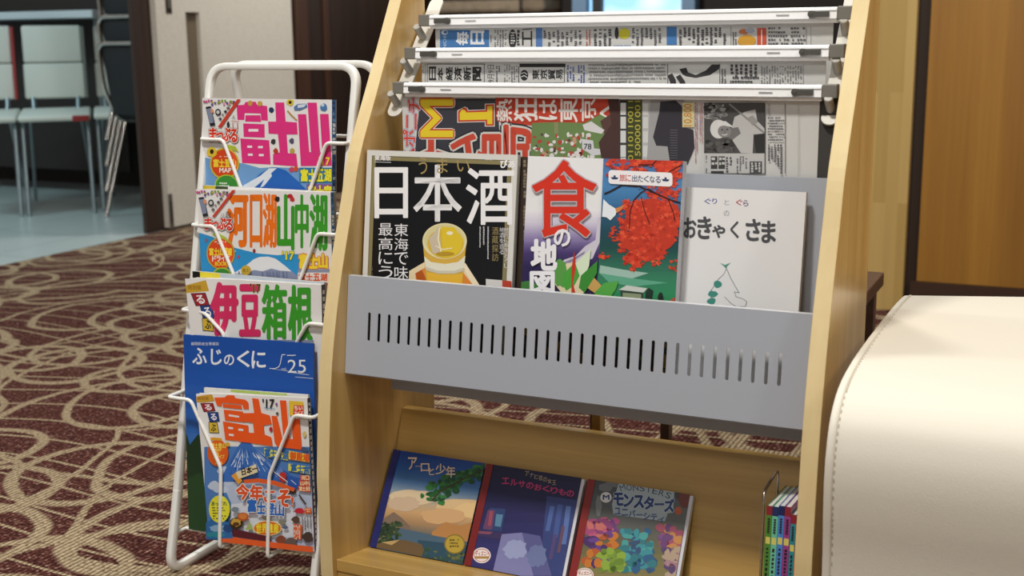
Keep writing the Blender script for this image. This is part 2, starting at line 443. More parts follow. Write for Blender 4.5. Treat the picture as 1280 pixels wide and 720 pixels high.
def laminate():
    g = NT('laminated_timber'); co = g.coords()
    br = g.n('ShaderNodeTexBrick', Scale=1.0); br.inputs['Brick Width'].default_value = .6; br.inputs['Row Height'].default_value = .033; br.inputs['Mortar Size'].default_value = .0
    br.inputs['Color1'].default_value = lin('#ccac6c'); br.inputs['Color2'].default_value = lin('#b89858'); br.inputs['Mortar'].default_value = lin('#a98c4e')
    mp = g.n('ShaderNodeMapping'); mp.inputs['Rotation'].default_value = (0, PI / 2, 0); g.l(co, mp.inputs[0])
    sx = g.n('ShaderNodeSeparateXYZ'); g.l(co, sx.inputs[0]); cb = g.n('ShaderNodeCombineXYZ'); g.l(sx.outputs[2], cb.inputs[0]); g.l(sx.outputs[0], cb.inputs[1]); g.l(cb.outputs[0], br.inputs['Vector'])
    co2 = g.coords((60, 60, 2)); n = g.n('ShaderNodeTexNoise', Scale=1.0, Detail=4.0); g.l(co2, n.inputs['Vector'])
    g.l(g.mix(g.math('MULTIPLY', n.outputs[0], .35), br.outputs[0], '#8d7038'), g.b.inputs['Base Color']); g.b.inputs['Roughness'].default_value = .4
    return g.m
BEECH = wood('beech_veneer', '#b78f50', '#d2ae6c', (55, 55, 2.0), .30, .35, .16)
EDGE = wood('beech_edging', '#d3ba86', '#e0cb9a', (25, 25, 3.0), .65)
BEECH_H = wood('beech_board', '#b08a48', '#cba65f', (2.2, 60, 60), .34, .2, .2)
ORANGE = wood('wall_veneer', '#8c5f24', '#a4742d', (40, 40, 1.2), .42)
DARK = wood('dark_brown_wood', '#241711', '#35241b', (40, 40, 2), .5)
TABLEW = wood('table_brown', '#4a352b', '#5d4538', (3, 40, 40), .4)
WHITE = C('#ecebe6', .35); GREY = C('#a6aab3', .5, 0, .3); STEEL = C('#9b9a94', .42, .35); RUB = C('#77746d', .5); DRUB = C('#3b3a38', .5)
ALU = C('#fbfbfb', .34); CHROME = C('#c9c6c0', .16, 1.0)

# ================================================================ room
FL = MB().box(-3.387, 3.6, -2.2, 6.2, -.05, 0); struct(FL.build('floor', carpet()), 'burgundy carpet with a pattern of beige loops')
struct(MB().box(-8.5, -3.387, -2.2, 5.0, -.05, 0).build('floor_tile_room', tiles()), 'pale bluish tiled floor of the next room')
# left wall with the doorway to the tiled room
WL = MB().box(-3.41, -3.39, -2.2, 1.2, 0, 2.6).box(-3.41, -3.39, 1.2, 3.745, 2.1, 2.6).box(-3.41, -3.39, 3.85, 6.2, 0, 2.6)
struct(WL.build('wall_left', DARK))
jb = MB().box(-3.41, -3.3885, 3.745, 3.848, 0, 2.1); jb.build('trim_1', wood('jamb_brown', '#2c1e17', '#3c2a21', (40, 40, 2), .5), bevel=.004)['kind'] = 'structure'
# white sliding door standing open against the wall
doorm = NT('off_white_door'); 
_co = doorm.coords((1, 1, 1)); _n = doorm.n('ShaderNodeTexNoise', Scale=160.0, Detail=2.0); doorm.l(_co, _n.inputs['Vector'])
doorm.l(doorm.ramp(_n.outputs[0], [(.35, '#cfc8bb'), (.65, '#dbd5c9')]), doorm.b.inputs['Base Color']); doorm.b.inputs['Roughness'].default_value = .6
DX = -3.36
D = MB(); y0, y1, s0, s1 = 3.846, 4.757, 4.022, 4.108
for a, b, z0, z1 in ((y0, s0, .012, 2.08), (s1, y1, .012, 2.08), (s0, s1, .012, .13), (s0, s1, .872, 2.08)): D.box(DX - .022, DX, a, b, z0, z1)
D.box(DX - .0275, DX - .022, y0, y1, .012, 2.08)
dd = struct(D.build('door_1', doorm.m), 'off-white sliding door pushed open beside the doorway')
MB().box(DX - .0215, DX - .0195, s0, s1, .13, .872).build('pull_recess', C('#6f6250', .6), dd, world=False)
MB().box(DX - .001, DX + .003, 3.905, 3.94, .865, 1.02).box(DX + .003, DX + .008, 3.914, 3.93, .885, 1.0, 1).build('lock_plate', [C('#4d4438', .4, .7), C('#a59c8c', .3, .9)], dd, bevel=.002, world=False)
MB().box(DX - .001, DX + .004, 3.846, 3.868, .004, .15).box(DX + .004, DX + .007, 3.852, 3.862, .03, .12, 1).build('floor_guide', [C('#8d8b86', .35, .8), C('#4c4a47', .4, .6)], dd, bevel=.002, world=False)
# dark door trim and rear part of the hall
struct(MB().box(-3.39, -3.365, 4.80, 4.90, 0, 2.3).box(-3.39, -3.375, 5.05, 5.09, 0, 2.3).build('trim_2', wood('trim_brown', '#3a2417', '#4b3020', (40, 40, 2), .5), bevel=.003))
struct(MB().box(-3.5, -.55, 6.2, 6.3, 0, 2.6).build('wall_rear', C('#17110e', .8)))
struct(MB().box(-3.28, -2.62, 5.95, 6.2, .885, 1.5).build('trim_3', stone(), bevel=.02), 'rough pale stone facing on the rear wall')
# bright window in the rear wall
wf = struct(MB().box(-2.53, -2.45, 6.12, 6.2, .80, 1.9).box(-2.42, -2.37, 6.13, 6.2, .80, 1.9, 1).box(-1.93, -1.86, 6.12, 6.2, .80, 1.9).box(-2.53, -1.86, 6.12, 6.2, 1.9, 1.98).box(-2.53, -1.86, 6.12, 6.2, .78, .86).build('window_1', [C('#6f8ba8', .5), C('#2b2a2c', .5)]), 'window with bright bluish daylight')
gm = NT('daylight_pane'); _c = gm.coords(); _s = gm.n('ShaderNodeSeparateXYZ'); gm.l(_c, _s.inputs[0])
_w = gm.n('ShaderNodeTexNoise', Scale=2.6, Detail=1.0); gm.l(_c, _w.inputs['Vector'])
gm.l(gm.ramp(_w.outputs[0], [(.40, '#8fc4ea'), (.52, '#e6f5ff')]), gm.b.inputs['Emission Color']); gm.b.inputs['Emission Strength'].default_value = 1.1; gm.b.inputs['Base Color'].default_value = lin('#405060')
MB().box(-2.45, -1.93, 6.17, 6.18, .86, 1.9).build('pane', gm.m, wf, world=False)
# timber column and veneered wall on the right
struct(MB().box(-.547, -.437, 3.44, 3.60, 0, 2.6).build('trim_4', laminate(), bevel=.002), 'laminated light timber column')
struct(MB().box(-.437, -.405, 3.475, 3.60, 0, 2.6).build('trim_5', C('#2c1a0e', .6)))
struct(MB().box(-.405, 3.6, 3.462, 3.60, .083, 2.6).build('wall_right', ORANGE, bevel=.002))
struct(MB().box(-.42, 3.6, 3.452, 3.60, 0, .083).build('baseboard_right', C('#3a2416', .5)))

# ================================================================ display stand
XL, XR, TP = -.870, -.2606, .0195
CURVE = [(1.286, -.0), (1.270, .04), (1.268, .10), (1.2675, .17), (1.270, .213), (1.285, .335), (1.3115, .44), (1.350, .546), (1.374, .611), (1.428, .702), (1.491, .809), (1.532, .880)]
REAR = 1.557
prof = [(p.x, p.y) for p in smooth_path([(a, b, 0) for a, b in CURVE], 5)] + [(1.545, .897), (REAR, .90), (REAR, .03), (REAR - .012, 0.0)]
stand = thing('display_stand', 'light beech magazine display stand with curved sides and a slotted grey steel tray', 'magazine stand', (-.565, 1.41, 0))
for xa, xb in ((XL - TP, XL), (XR, XR + TP)):
    m = MB(); n = len(prof); fn = lambda p, t: (t, p[0], p[1])
    vs = [fn(p, xa) for p in prof] + [fn(p, xb) for p in prof]
    m.add(vs, [tuple(range(n))[::-1], tuple(range(n, 2 * n))], 0)
    m.add(vs, [(i, (i + 1) % n, n + (i + 1) % n, n + i) for i in range(n)], 1)
    # weld the two copies of the outline
    m.f = [tuple(i % (2 * n) for i in q) for q in m.f]; m.v = m.v[:2 * n]
    m.build('side_panel', [BEECH, EDGE], stand, bevel=.0012)
# slotted front plate of the tray, real holes
def slotted_plate():
    c = bpy.data.curves.new('front_plate', 'CURVE'); c.dimensions = '2D'; c.fill_mode = 'BOTH'; c.extrude = .0007
    W_, H_ = XR - XL - .001, .1295
    def loop(pts):
        s = c.splines.new('POLY'); s.points.add(len(pts) - 1); s.use_cyclic_u = True
        for q, p in zip(s.points, pts): q.co = (p[0], p[1], 0, 1)
    loop([(0, 0), (W_, 0), (W_, H_), (0, H_)])
    xa, xb, r_ = .0345, .5735, .0020; n = 37
    for i in range(n):
        x = xa + (xb - xa) * i / (n - 1); z0, z1 = .046, .0835
        loop([(x + r_ * math.cos(t), z1 - r_ + r_ * math.sin(t)) for t in [PI * k / 8 for k in range(9)]] + [(x + r_ * math.cos(t), z0 + r_ + r_ * math.sin(t)) for t in [PI + PI * k / 8 for k in range(9)]])
    o = bpy.data.objects.new('front_plate', c); COL.objects.link(o); bpy.context.view_layer.update()
    me = bpy.data.meshes.new_from_object(o.evaluated_get(bpy.context.evaluated_depsgraph_get())); bpy.data.objects.remove(o)
    me.name = 'front_plate'; return me
pl = bpy.data.objects.new('front_plate', slotted_plate()); COL.objects.link(pl)
pl.data.materials.clear(); pl.data.materials.append(GREY)
ey = Vector((0, 1.333 - 1.3155, .4525 - .3235)).normalized(); ex = Vector((1, 0, 0)); ez = ex.cross(ey)
pl.parent = stand
pl.matrix_local = Matrix.Translation(-stand.location) @ Matrix(((ex.x, ey.x, ez.x, XL + .0005), (ex.y, ey.y, ez.y, 1.3155), (ex.z, ey.z, ez.z, .3235), (0, 0, 0, 1)))
# folded rim along the top and foot of the front plate, floor and back of the tray
X0, X1 = XL + .0005, XR - .0005
MB().box(X0, X1, 1.3325, 1.3395, .4508, .4522).box(X0, X1, 1.338, 1.3395, .440, .4508).build('tray_rim', C('#d5d6da', .35, .2), stand)
m = MB(); m.add([(X0, 1.3165, .3235), (X1, 1.3165, .3235), (X1, 1.396, .2985), (X0, 1.396, .2985), (X0, 1.3165, .3221), (X1, 1.3165, .3221), (X1, 1.396, .2971), (X0, 1.396, .2971)], [(0, 1, 2, 3), (4, 7, 6, 5), (0, 4, 5, 1), (1, 5, 6, 2), (2, 6, 7, 3), (3, 7, 4, 0)])
m.build('tray_floor', GREY, stand)
xa, xb = XL + .022, XR - .006
m = MB(); m.add([(xa, 1.396, .282), (xb, 1.396, .282), (xb, 1.4265, .592), (xa, 1.4265, .592), (xa, 1.3976, .282), (xb, 1.3976, .282), (xb, 1.4281, .592), (xa, 1.4281, .592)], [(0, 1, 2, 3), (4, 7, 6, 5), (0, 4, 5, 1), (1, 5, 6, 2), (2, 6, 7, 3), (3, 7, 4, 0)])
m.box(xa, xb, 1.4265, 1.434, .5908, .5922)
m.build('tray_back', GREY, stand)
# lower ledge and sloping backboard
m = MB(); m.prism([(1.277, .0755), (1.277, .0585), (1.300, .0545), (1.418, .033), (1.418, .050)], XL, XR, lambda p, t: (t, p[0], p[1])); m.build('ledge', BEECH_H, stand, bevel=.001)
m = MB(); m.box(XL, XR, 1.2785, 1.294, .0, .0575); m.build('kickboard', BEECH_H, stand, bevel=.001)
m = MB(); m.prism([(1.3925, .050), (1.4606, .234), (1.477, .2335), (1.409, .045)], XL, XR, lambda p, t: (t, p[0], p[1])); m.build('backboard', BEECH_H, stand, bevel=.001)
MB().box(-.6065, -.5935, 1.536, 1.552, .0, .30).build('rear_brace', BEECH, stand, bevel=.001)
# sloping steel strips that carry the newspaper rods, with pegs
SA, SB = Vector((0, 1.438, .652)), Vector((0, 1.575, .812)); ST = (SB - SA).normalized(); SN = Vector((0, -ST.z, ST.y))
RODS = [(1.430, .6805), (1.464, .7255), (1.505, .7695)]      # front face Y, underside Z
for xc, sg in ((-.857, 1), (-.2735, -1)):
    L_ = (SB - SA).length; hw = .0108; out = []
    for cz, a0 in ((hw, PI), (L_ - hw, 0)):
        out += [(hw * math.cos(a0 + PI * k / 10), cz + hw * math.sin(a0 + PI * k / 10)) for k in range(11)]
    m = MB(); m.prism(out, 0, .003, lambda p, t: Vector((xc + p[0], 0, 0)) + SA + ST * p[1] + SN * t)
    rs_ = m.build('rod_strip', C('#d2cfc6', .42, .15), stand, bevel=.0006)
    for fy, z in RODS:
        b = Vector((xc + .001 * sg, fy + .021, z - .013)); t_ = (b - SA).dot(ST); b = Vector((xc + .001 * sg, 0, 0)) + SA + ST * t_ + SN * .002
        m = MB(); m.cyl(b, b + SN * .024, .0053, .0053, 20).cyl(b + SN * .024, b + SN * .025, .0053, .0045, 20)
        m.build('rod_peg', C('#b3b0a8', .45, .15), rs_)

# newspaper rods
rod_names = ['lowest of the three, holding the colourful sports paper', 'middle of the three, holding the plain black-and-white paper', 'topmost of the three, holding the paper with a blue title block']
for i, (fy, z) in enumerate(RODS):
    r_ = thing('newspaper_rod', 'white aluminium newspaper rod, ' + rod_names[i], 'newspaper rod', (-.5585, fy + .01, z), 'newspaper rods on the stand')
    a, b = -.8355, -.2825; h_ = .0185
    pr = [(fy, z + .0045), (fy + .0012, z + h_ - .0015), (fy + .003, z + h_), (fy + .0175, z + h_), (fy + .0175, z + .001), (fy + .0125, z), (fy + .004, z), (fy + .003, z + .0042)]
    MB().prism(pr, a, b, lambda p, t: (t, p[0], p[1])).build('rail', ALU, r_, bevel=.0006)
    MB().box(a, b, fy - .0006, fy + .003, z + .0042, z + .0052).build('rail_lip', C('#bdbdbd', .35, .4), r_)
    for q, sg in ((a, -1), (b, 1)):
        x0, x1 = sorted((q + sg * .0002, q + sg * .0175))
        MB().box(x0, x1, fy + .001, fy + .0175, z + .0035, z + h_ + .001).build('end_cap', RUB, r_, bevel=.0012)
        xc = q - sg * .0195; m = MB()
        out = [(.0085 * math.cos(t) * .42, .0036 * math.sin(t)) for t in [PI / 2 + PI * k / 8 for k in range(9)]]
        hx = .0105
        pts = [(-hx + .0042 * math.cos(t), .0042 * math.sin(t)) for t in [PI / 2 + PI * k / 10 for k in range(11)]] + [(-hx + .007, -.0032), (hx, -.0032), (hx, .0032), (-hx + .007, .0032)]
        # the round end of each latch points away from the wall side
        if sg > 0: pts = [(p[0], p[1]) for p in pts]
        else: pts = [(-p[0], p[1]) for p in pts]
        m.prism(pts, fy - .0028, fy + .0006, lambda p, t: (xc + p[0], t, z + .0105 + p[1]))
        m.cyl((xc - sg * hx, fy - .0034, z + .0105), (xc - sg * hx, fy - .0026, z + .0105), .0022, .0022, 12)
        m.build('latch', C('#55534f', .45, .2), r_, bevel=.0005)
        MB().box(xc - sg * .045 - .008, xc - sg * .045 + .008, fy - .0008, fy, z + .0095, z + .0105).build('printed_mark', C('#a5a5a5', .5), r_)
    MB().box(a, b, fy - .0002, fy + .001, z + .0142, z + .0147).build('groove_line', C('#c4c4c4', .4), r_)

# ================================================================ white wire magazine rack
def up_y(z): return 1.278 + .219 * z          # front uprights lean back
RXL, RXR = -1.157, -.9095
rack = thing('wire_magazine_rack', 'white wire magazine rack packed with travel magazines, beside the beech stand', 'magazine rack', (-1.033, 1.42, 0))
top = .7205
front = [(RXL, up_y(.012), .008), (RXL, up_y(top), top), (RXR, up_y(top), top), (RXR, up_y(.012), .008)]
def rear_y(z): return 1.660 - .245 * z
yb = rear_y(.0)
for nm, yf in (('front_frame', up_y), ('rear_frame', rear_y)):
    tz = top if nm == 'front_frame' else .7225
    pts = fillet([(RXL, yf(.10), .10), (RXL, yf(tz), tz), (RXR, yf(tz), tz), (RXR, yf(.10), .10)], .028, 8)
    MB().tube(pts, .004, 12, flat=(.0064, .0052, (0, 1, 0))).build(nm, WHITE, rack, smooth=True)
for x in (RXL, RXR):
    pts = fillet([(x, up_y(.12), .12), (x, up_y(.0) - .004, .0055), (x, yb + .004, .0055), (x, rear_y(.12), .12)], .03, 8)
    MB().tube(pts, .004, 12, flat=(.0052, .0064, (1, 0, 0))).build('foot_rail', WHITE, rack, smooth=True)
# magazine tiers: (wire height, front of the magazines there, bottom height, bottom Y of the magazines, thickness)
# (wire height, foot, front plane of the magazines: (Y,Z) low, (Y,Z) high, depth of the pile)
TIERS = [(.6185, .408, (1.390, .412), (1.4085, .6765), .020), (.498, .288, (1.360, .292), (1.3775, .5495), .026), (.380, .164, (1.327, .168), (1.3445, .4275), .028), (.262, .0605, (1.2845, .064), (1.3065, .2635), .028)]
for i, (z, zb, lo, hi, dp) in enumerate(TIERS):
    fy = lambda q: lo[0] + (hi[0] - lo[0]) * (q - lo[1]) / (hi[1] - lo[1]) - (.0085 if i == 3 else .0034)
    zm = (.172, .545, .430, .352)[(i + 1) % 4]
    yk = max(up_y(zb) + .004, lo[0] + dp)
    for sg, x, xi, xj in ((1, RXL, -1.1155, (-1.083, -1.083, -1.083, -1.063)[i]), (-1, RXR, -.9405, (-.972, -.972, -.960, -.981)[i])):
        yo = fy(z) - .002
        pts = fillet([(x + sg * .002, up_y(z), z), (x + sg * .0005, yo, z), (xi, yo, z), (xj, fy(zm), zm), (xj, fy(zb) - .001, zb - .002), (xj, yk, zb - .002)], .007, 5)
        MB().tube(pts, .0027, 10).build('holder_wire', WHITE, rack, smooth=True)
    MB().tube(fillet([(RXL, up_y(zb), zb - .002), (RXL + .003, yk, zb - .002), (RXR - .003, yk, zb - .002), (RXR, up_y(zb), zb - .002)], .003, 3), .0026, 8).build('shelf_wire', WHITE, rack, smooth=True)
    MB().tube([(RXL, rear_y(z), z), (RXR, rear_y(z), z)], .0026, 8).build('cross_wire', WHITE, rack, smooth=True)

# ================================================================ cream sofa
sp = [(1.158, .05), (1.1575, .227), (1.1505, .296), (1.149, .335), (1.155, .365), (1.171, .3905), (1.205, .4085), (1.260, .4165), (1.35, .4195), (1.50, .4185), (1.62, .4150), (1.685, .4085), (1.715, .393), (1.728, .36), (1.730, .05)]
sofa = thing('sofa', 'cream leather sofa block with rounded edges and a stitched seam', 'sofa', (.4, 1.45, 0))
m = MB(); SX0, SX1 = -.2105, 1.15; nx = 24; P = smooth_path([(a, b, 0) for a, b in sp], 4); n = len(P)
vs = []
for i in range(nx + 1):
    x = SX0 + (SX1 - SX0) * i / nx
    for p in P:
        k = max(0, min(1, (p.x - 1.45) / .28)); vs.append((x, p.x + k * .10 * max(0, (x - SX0)) / .25 * (1 if x < .1 else 0) + (k * .10 * .31 / .25 if x >= .1 else 0), p.y))
fs = [(i * n + j, i * n + j + 1, (i + 1) * n + j + 1, (i + 1) * n + j) for i in range(nx) for j in range(n - 1)]
fs += [(i * n + n - 1, i * n, (i + 1) * n, (i + 1) * n + n - 1) for i in range(nx)]
fs += [tuple(range(n))[::-1], tuple(range(nx * n, nx * n + n))]
m.add(vs, fs); so = m.build('cushion_block', leather(), sofa, bevel=.006, seg=4, smooth=True)
Q = [Vector((SX0 + .0075, p.x, p.y)) for p in smooth_path([(a, b, 0) for a, b in sp[:-2]], 8)]
# outward offset of the seam path from the profile
seam = []
for i, q in enumerate(Q):
    t = (Q[min(i + 1, len(Q) - 1)] - Q[max(i - 1, 0)]).normalized(); nrm = Vector((0, -t.z, t.y)); seam.append((q, nrm))
m = MB(); m.tube([q + nn * .0002 for q, nn in seam], .0011, 8); acc = 0
for (a, na), (b, nb) in zip(seam, seam[1:]):
    acc += (b - a).length
    if acc > .0055:
        acc = 0; t = (b - a).normalized(); c = a + na * .0003 + Vector((.0022, 0, 0)); m.tube([c - t * .0019, c, c + t * .0019], .0004, 6, k=1)
m.build('stitched_seam', [C('#d0c8b8', .5), C('#a3957c', .6)], so, smooth=True)
m = MB()
for x, y in ((-.16, 1.21), (-.16, 1.68), (1.08, 1.21), (1.08, 1.68)): m = MB(); m.cyl((x, y, 0), (x, y, .05), .018, .022, 16); m.build('foot', C('#2a211b', .5), sofa)

# ================================================================ low dark table behind the stand
tb = thing('low_table', 'low dark brown table standing behind the beech stand', 'table', (-.495, 1.91, 0))
MB().box(-.69, -.301, 1.70, 2.12, .333, .356).build('table_top', TABLEW, tb, bevel=.002)
for x, y in ((-.677, 1.74), (-.669, 2.07), (-.322, 1.74), (-.318, 2.095)):
    MB().box(x - .0085, x + .0085, y - .012, y + .012, 0, .333).build('leg', TABLEW, tb, bevel=.0015)
for y in (1.74, 2.08): MB().box(-.67, -.32, y - .006, y + .006, .30, .333).build('apron', TABLEW, tb)

# ================================================================ newspapers
INK = '#3b3a3c'; NP = '#d4d3d0'
def paper(name, label, y, x0, x1, ztop, zbot, draw, extra=None):
    root = thing(name, label, 'newspaper', (0, 0, 0), 'newspapers on rods')
    mw = Matrix(((1, 0, 0, x0), (0, 0, -1, y), (0, 1, 0, zbot), (0, 0, 0, 1))); root.matrix_world = mw
    a = Art(mw, x1 - x0, ztop - zbot, rough=.75); draw(a)
    sheet('front_page', root, [(a, Matrix.Identity(4))], [(0, x1 - x0, 0, ztop - zbot, -.0006, 0, NP)], .8)
    o = sheet('inner_pages', root, [], [(.0015, x1 - x0 + (extra or -.002), .003, ztop - zbot, -.0045, -.0009, '#8e8c8a' if not extra else '#3f3d3b')], .8)
    return root
RB = [('#f2efe9', .055), ('#c9362c', .035)]
def draw_sports(a):
    a.view(490, 110, 4.571)
    a.poly('#3a3a44', [(160, 60), (600, 60), (620, 330), (640, 600), (140, 600), (130, 380)])
    a.poly('#c8452f', [(590, 55), (1280, 55), (1280, 215), (790, 215), (600, 190)])
    a.chars('チニポス', '#d8493f', [(92, 55, 160, 142), (82, 148, 140, 236), (64, 240, 132, 335), (55, 345, 130, 440)], bold=.03, out=[('#3c57a8', .10), ('#e8e6e4', .065)], rot=90)
    a.poly('#45454b', [(375, 70), (590, 70), (590, 120), (375, 110)])
    a.text('広', '#cf4a35', (165, 265, 478, 520), bold=.02, out=[('#28282c', .085), ('#d8d5d0', .055)], rot=90)
    a.text('島', '#cf4a35', (492, 215, 792, 520), bold=.02, out=[('#28282c', .085), ('#d8d5d0', .055)], rot=90)
    a.text('M', '#ecd02c', (166, 66, 348, 278), bold=.015, out=[('#e9e4dc', .075), ('#c8452f', .055)], rot=90)
    for c_, e in (('#e9e4dc', 14), ('#c8452f', 10), ('#ecd02c', 0)):
        a.poly(c_, [(388 - e, 142 - e), (402 + e, 120 - e), (420 + e, 128 - e), (424 + e, 140 - e), (545 - e, 136 - e), (545 - e, 104 - e), (574 + e, 102 - e), (574 + e, 206 + e), (545 - e, 206 + e), (545 - e, 180 + e), (388 - e, 184 + e)])
    a.chars('熱狂は東京へ', '#efe9e4', [(600, 64, 685, 190), (700, 62, 830, 190), (842, 68, 942, 180), (955, 62, 1062, 195), (1075, 60, 1165, 190), (1190, 72, 1290, 195)], bold=.02, out=[('#c8452f', .075)], rot=90)
    # photograph of the team on the field
    a.poly('#6f8a52', [(800, 200), (930, 195), (1100, 200), (1190, 150), (1280, 200), (1300, 420), (790, 420)])
    a.poly('#8f8f68', [(925, 195), (950, 195), (950, 260), (930, 262)])
    a.poly('#5c3f3a', [(1190, 190), (1260, 140), (1345, 120), (1345, 420), (1270, 420)])
    g = random.Random(5)
    for i in range(90):
        x, y = g.uniform(815, 1150), g.uniform(265, 410); k = g.random()
        a.ell('#e3dedb' if k < .55 else ('#b8483a' if k < .8 else ('#5b4a40' if k < .92 else '#c79a7c')), x, y, g.uniform(5, 16), g.uniform(6, 16), 9, .3, i); a.lay -= 1
    a.lay += 1
    a.poly('#dedcdc', [(1090, 210), (1140, 190), (1175, 215), (1215, 240), (1200, 262), (1140, 250), (1100, 240)])
    a.poly('#d5d5d8', [(1085, 290), (1150, 300), (1155, 345), (1270, 355), (1290, 372), (1150, 385), (1090, 350)])
    a.text('78', '#3a3a48', (1098, 318, 1140, 350), bold=.03)
    a.view(760, 110, 4.414)
    a.poly('#4a302c', [(0, 60), (62, 60), (70, 420), (-30, 420), (-50, 300), (20, 200)])
    a.rect('#3a3b3c', 64, 66, 108, 420); 
    for y in (82, 158, 235, 315, 385): a.rect('#d9d9d7', 70, y, 100, y + 66)
    a.rect('#40451f', 108, 66, 190, 420)
    a.text('0110110011', '#b9b04a', (112, 70, 140, 400), rot=90, bold=.01)
    a.text('1500001001', '#b9b04a', (150, 70, 180, 400), rot=90, bold=.01)
    a.rect('#bdbcbb', 190, 66, 260, 420); 
    for y in (85, 160, 238, 318): a.rect('#d6d6d4', 194, y, 222, y + 62)
    a.poly('#a5a3a3', [(235, 66), (420, 66), (420, 420), (215, 420)])
    a.poly('#35323a', [(290, 75), (375, 68), (410, 100), (420, 215), (472, 230), (478, 330), (440, 420), (345, 420), (330, 322), (268, 318), (250, 270), (270, 190), (285, 130)])
    for i in range(12): a.line('#6b6870', [(345, 232 + 14 * i), (385, 232 + 14 * i)], 3)
    a.rect('#d9cfa0', 412, 80, 478, 216)
    a.text('10,800', '#c98a2a', (420, 88, 470, 210), bold=.03, out=[('#f4ecc8', .06)], rot=90)
    a.small('#b5707c', 482, 80, 504, 420, 9, 3, True, .85); a.small('#c9858c', 506, 80, 526, 300, 7, 4, True, .8); a.small('#6a86b8', 506, 170, 520, 230, 6, 4, True, .8)
    # black-and-white photograph of a man in a cap
    a.rect('#4d4c4c', 532, 82, 868, 360)
    for i in range(60):
        x, y = g.uniform(540, 660), g.uniform(88, 180); a.ell(g.choice(['#6d6c6b', '#8b8a88', '#3b3a3a', '#a3a2a0']), x, y, g.uniform(6, 22), g.uniform(5, 14), 9, .4, i); a.lay -= 1
    a.lay += 1
    for i in range(30):
        x, y = g.uniform(540, 690), g.uniform(285, 352); a.ell(g.choice(['#5d5c5b', '#3b3a3a', '#2e2d2d']), x, y, g.uniform(8, 22), g.uniform(5, 14), 9, .4, i); a.lay -= 1
    a.lay += 1
    a.poly('#c3c2c0', [(700, 160), (760, 130), (815, 118), (825, 180), (868, 225), (868, 250), (805, 255), (800, 360), (735, 358), (690, 290), (680, 240)])
    a.poly('#777573', [(660, 225), (720, 215), (735, 250), (690, 285), (650, 268)]); a.ell('#dddcda', 612, 226, 46, 52); a.ell('#8a8886', 645, 238, 37, 35); a.poly('#e2e1df', [(606, 186), (650, 182), (684, 206), (690, 216), (640, 206), (612, 214)])
    a.poly('#2f2e2e', [(805, 262), (868, 250), (868, 360), (820, 360)])
    a.ell('#3c3b3b', 632, 230, 6, 4); a.ell('#3c3b3b', 660, 228, 6, 4); a.line('#56544f', [(647, 232), (648, 244), (642, 246)], 3); a.line('#e6e4e0', [(632, 256), (646, 260), (660, 254)], 4)
    a.line('#8d8c8a', [(672, 88), (760, 160), (862, 245)], 9); a.poly('#9c9a98', [(770, 165), (800, 150), (830, 185), (800, 205)])
    a.rect('#c4c3c1', 532, 360, 868, 470)
    for x in (570, 612): a.rect('#3f3e3e', x, 376, x + 36, 446)
    a.small('#c9c8c6', 574, 382, 602, 442, 26, 8, False, .9); a.small('#c9c8c6', 616, 382, 644, 442, 26, 9, False, .9)
    a.text('1', INK, (572, 458, 640, 480), bold=.04, rot=90)
    a.small('#55545a', 652, 380, 708, 470, 22, 10, True, .9); a.small('#6d6c70', 712, 376, 776, 470, 16, 11, True, .85)
    a.rect('#4c4b4b', 784, 404, 852, 470); a.small('#c9c8c6', 792, 410, 846, 466, 20, 12, True, .9); a.small('#77767a', 542, 372, 560, 470, 12, 13, True)
    a.rect(INK, 866, 84, 869, 470); a.rect(INK, 978, 84, 981, 470); a.small('#6f6e72', 884, 160, 972, 300, 15, 14, False, .8); a.small('#55545a', 884, 310, 972, 470, 17, 15, True, .9)
    a.small('#8b8a8c', 884, 84, 900, 150, 7, 16, True)
    for i in range(46): a.line('#9d9c9a', [(1050, 90 + i * 9), (1058, 92 + i * 9)], 2)
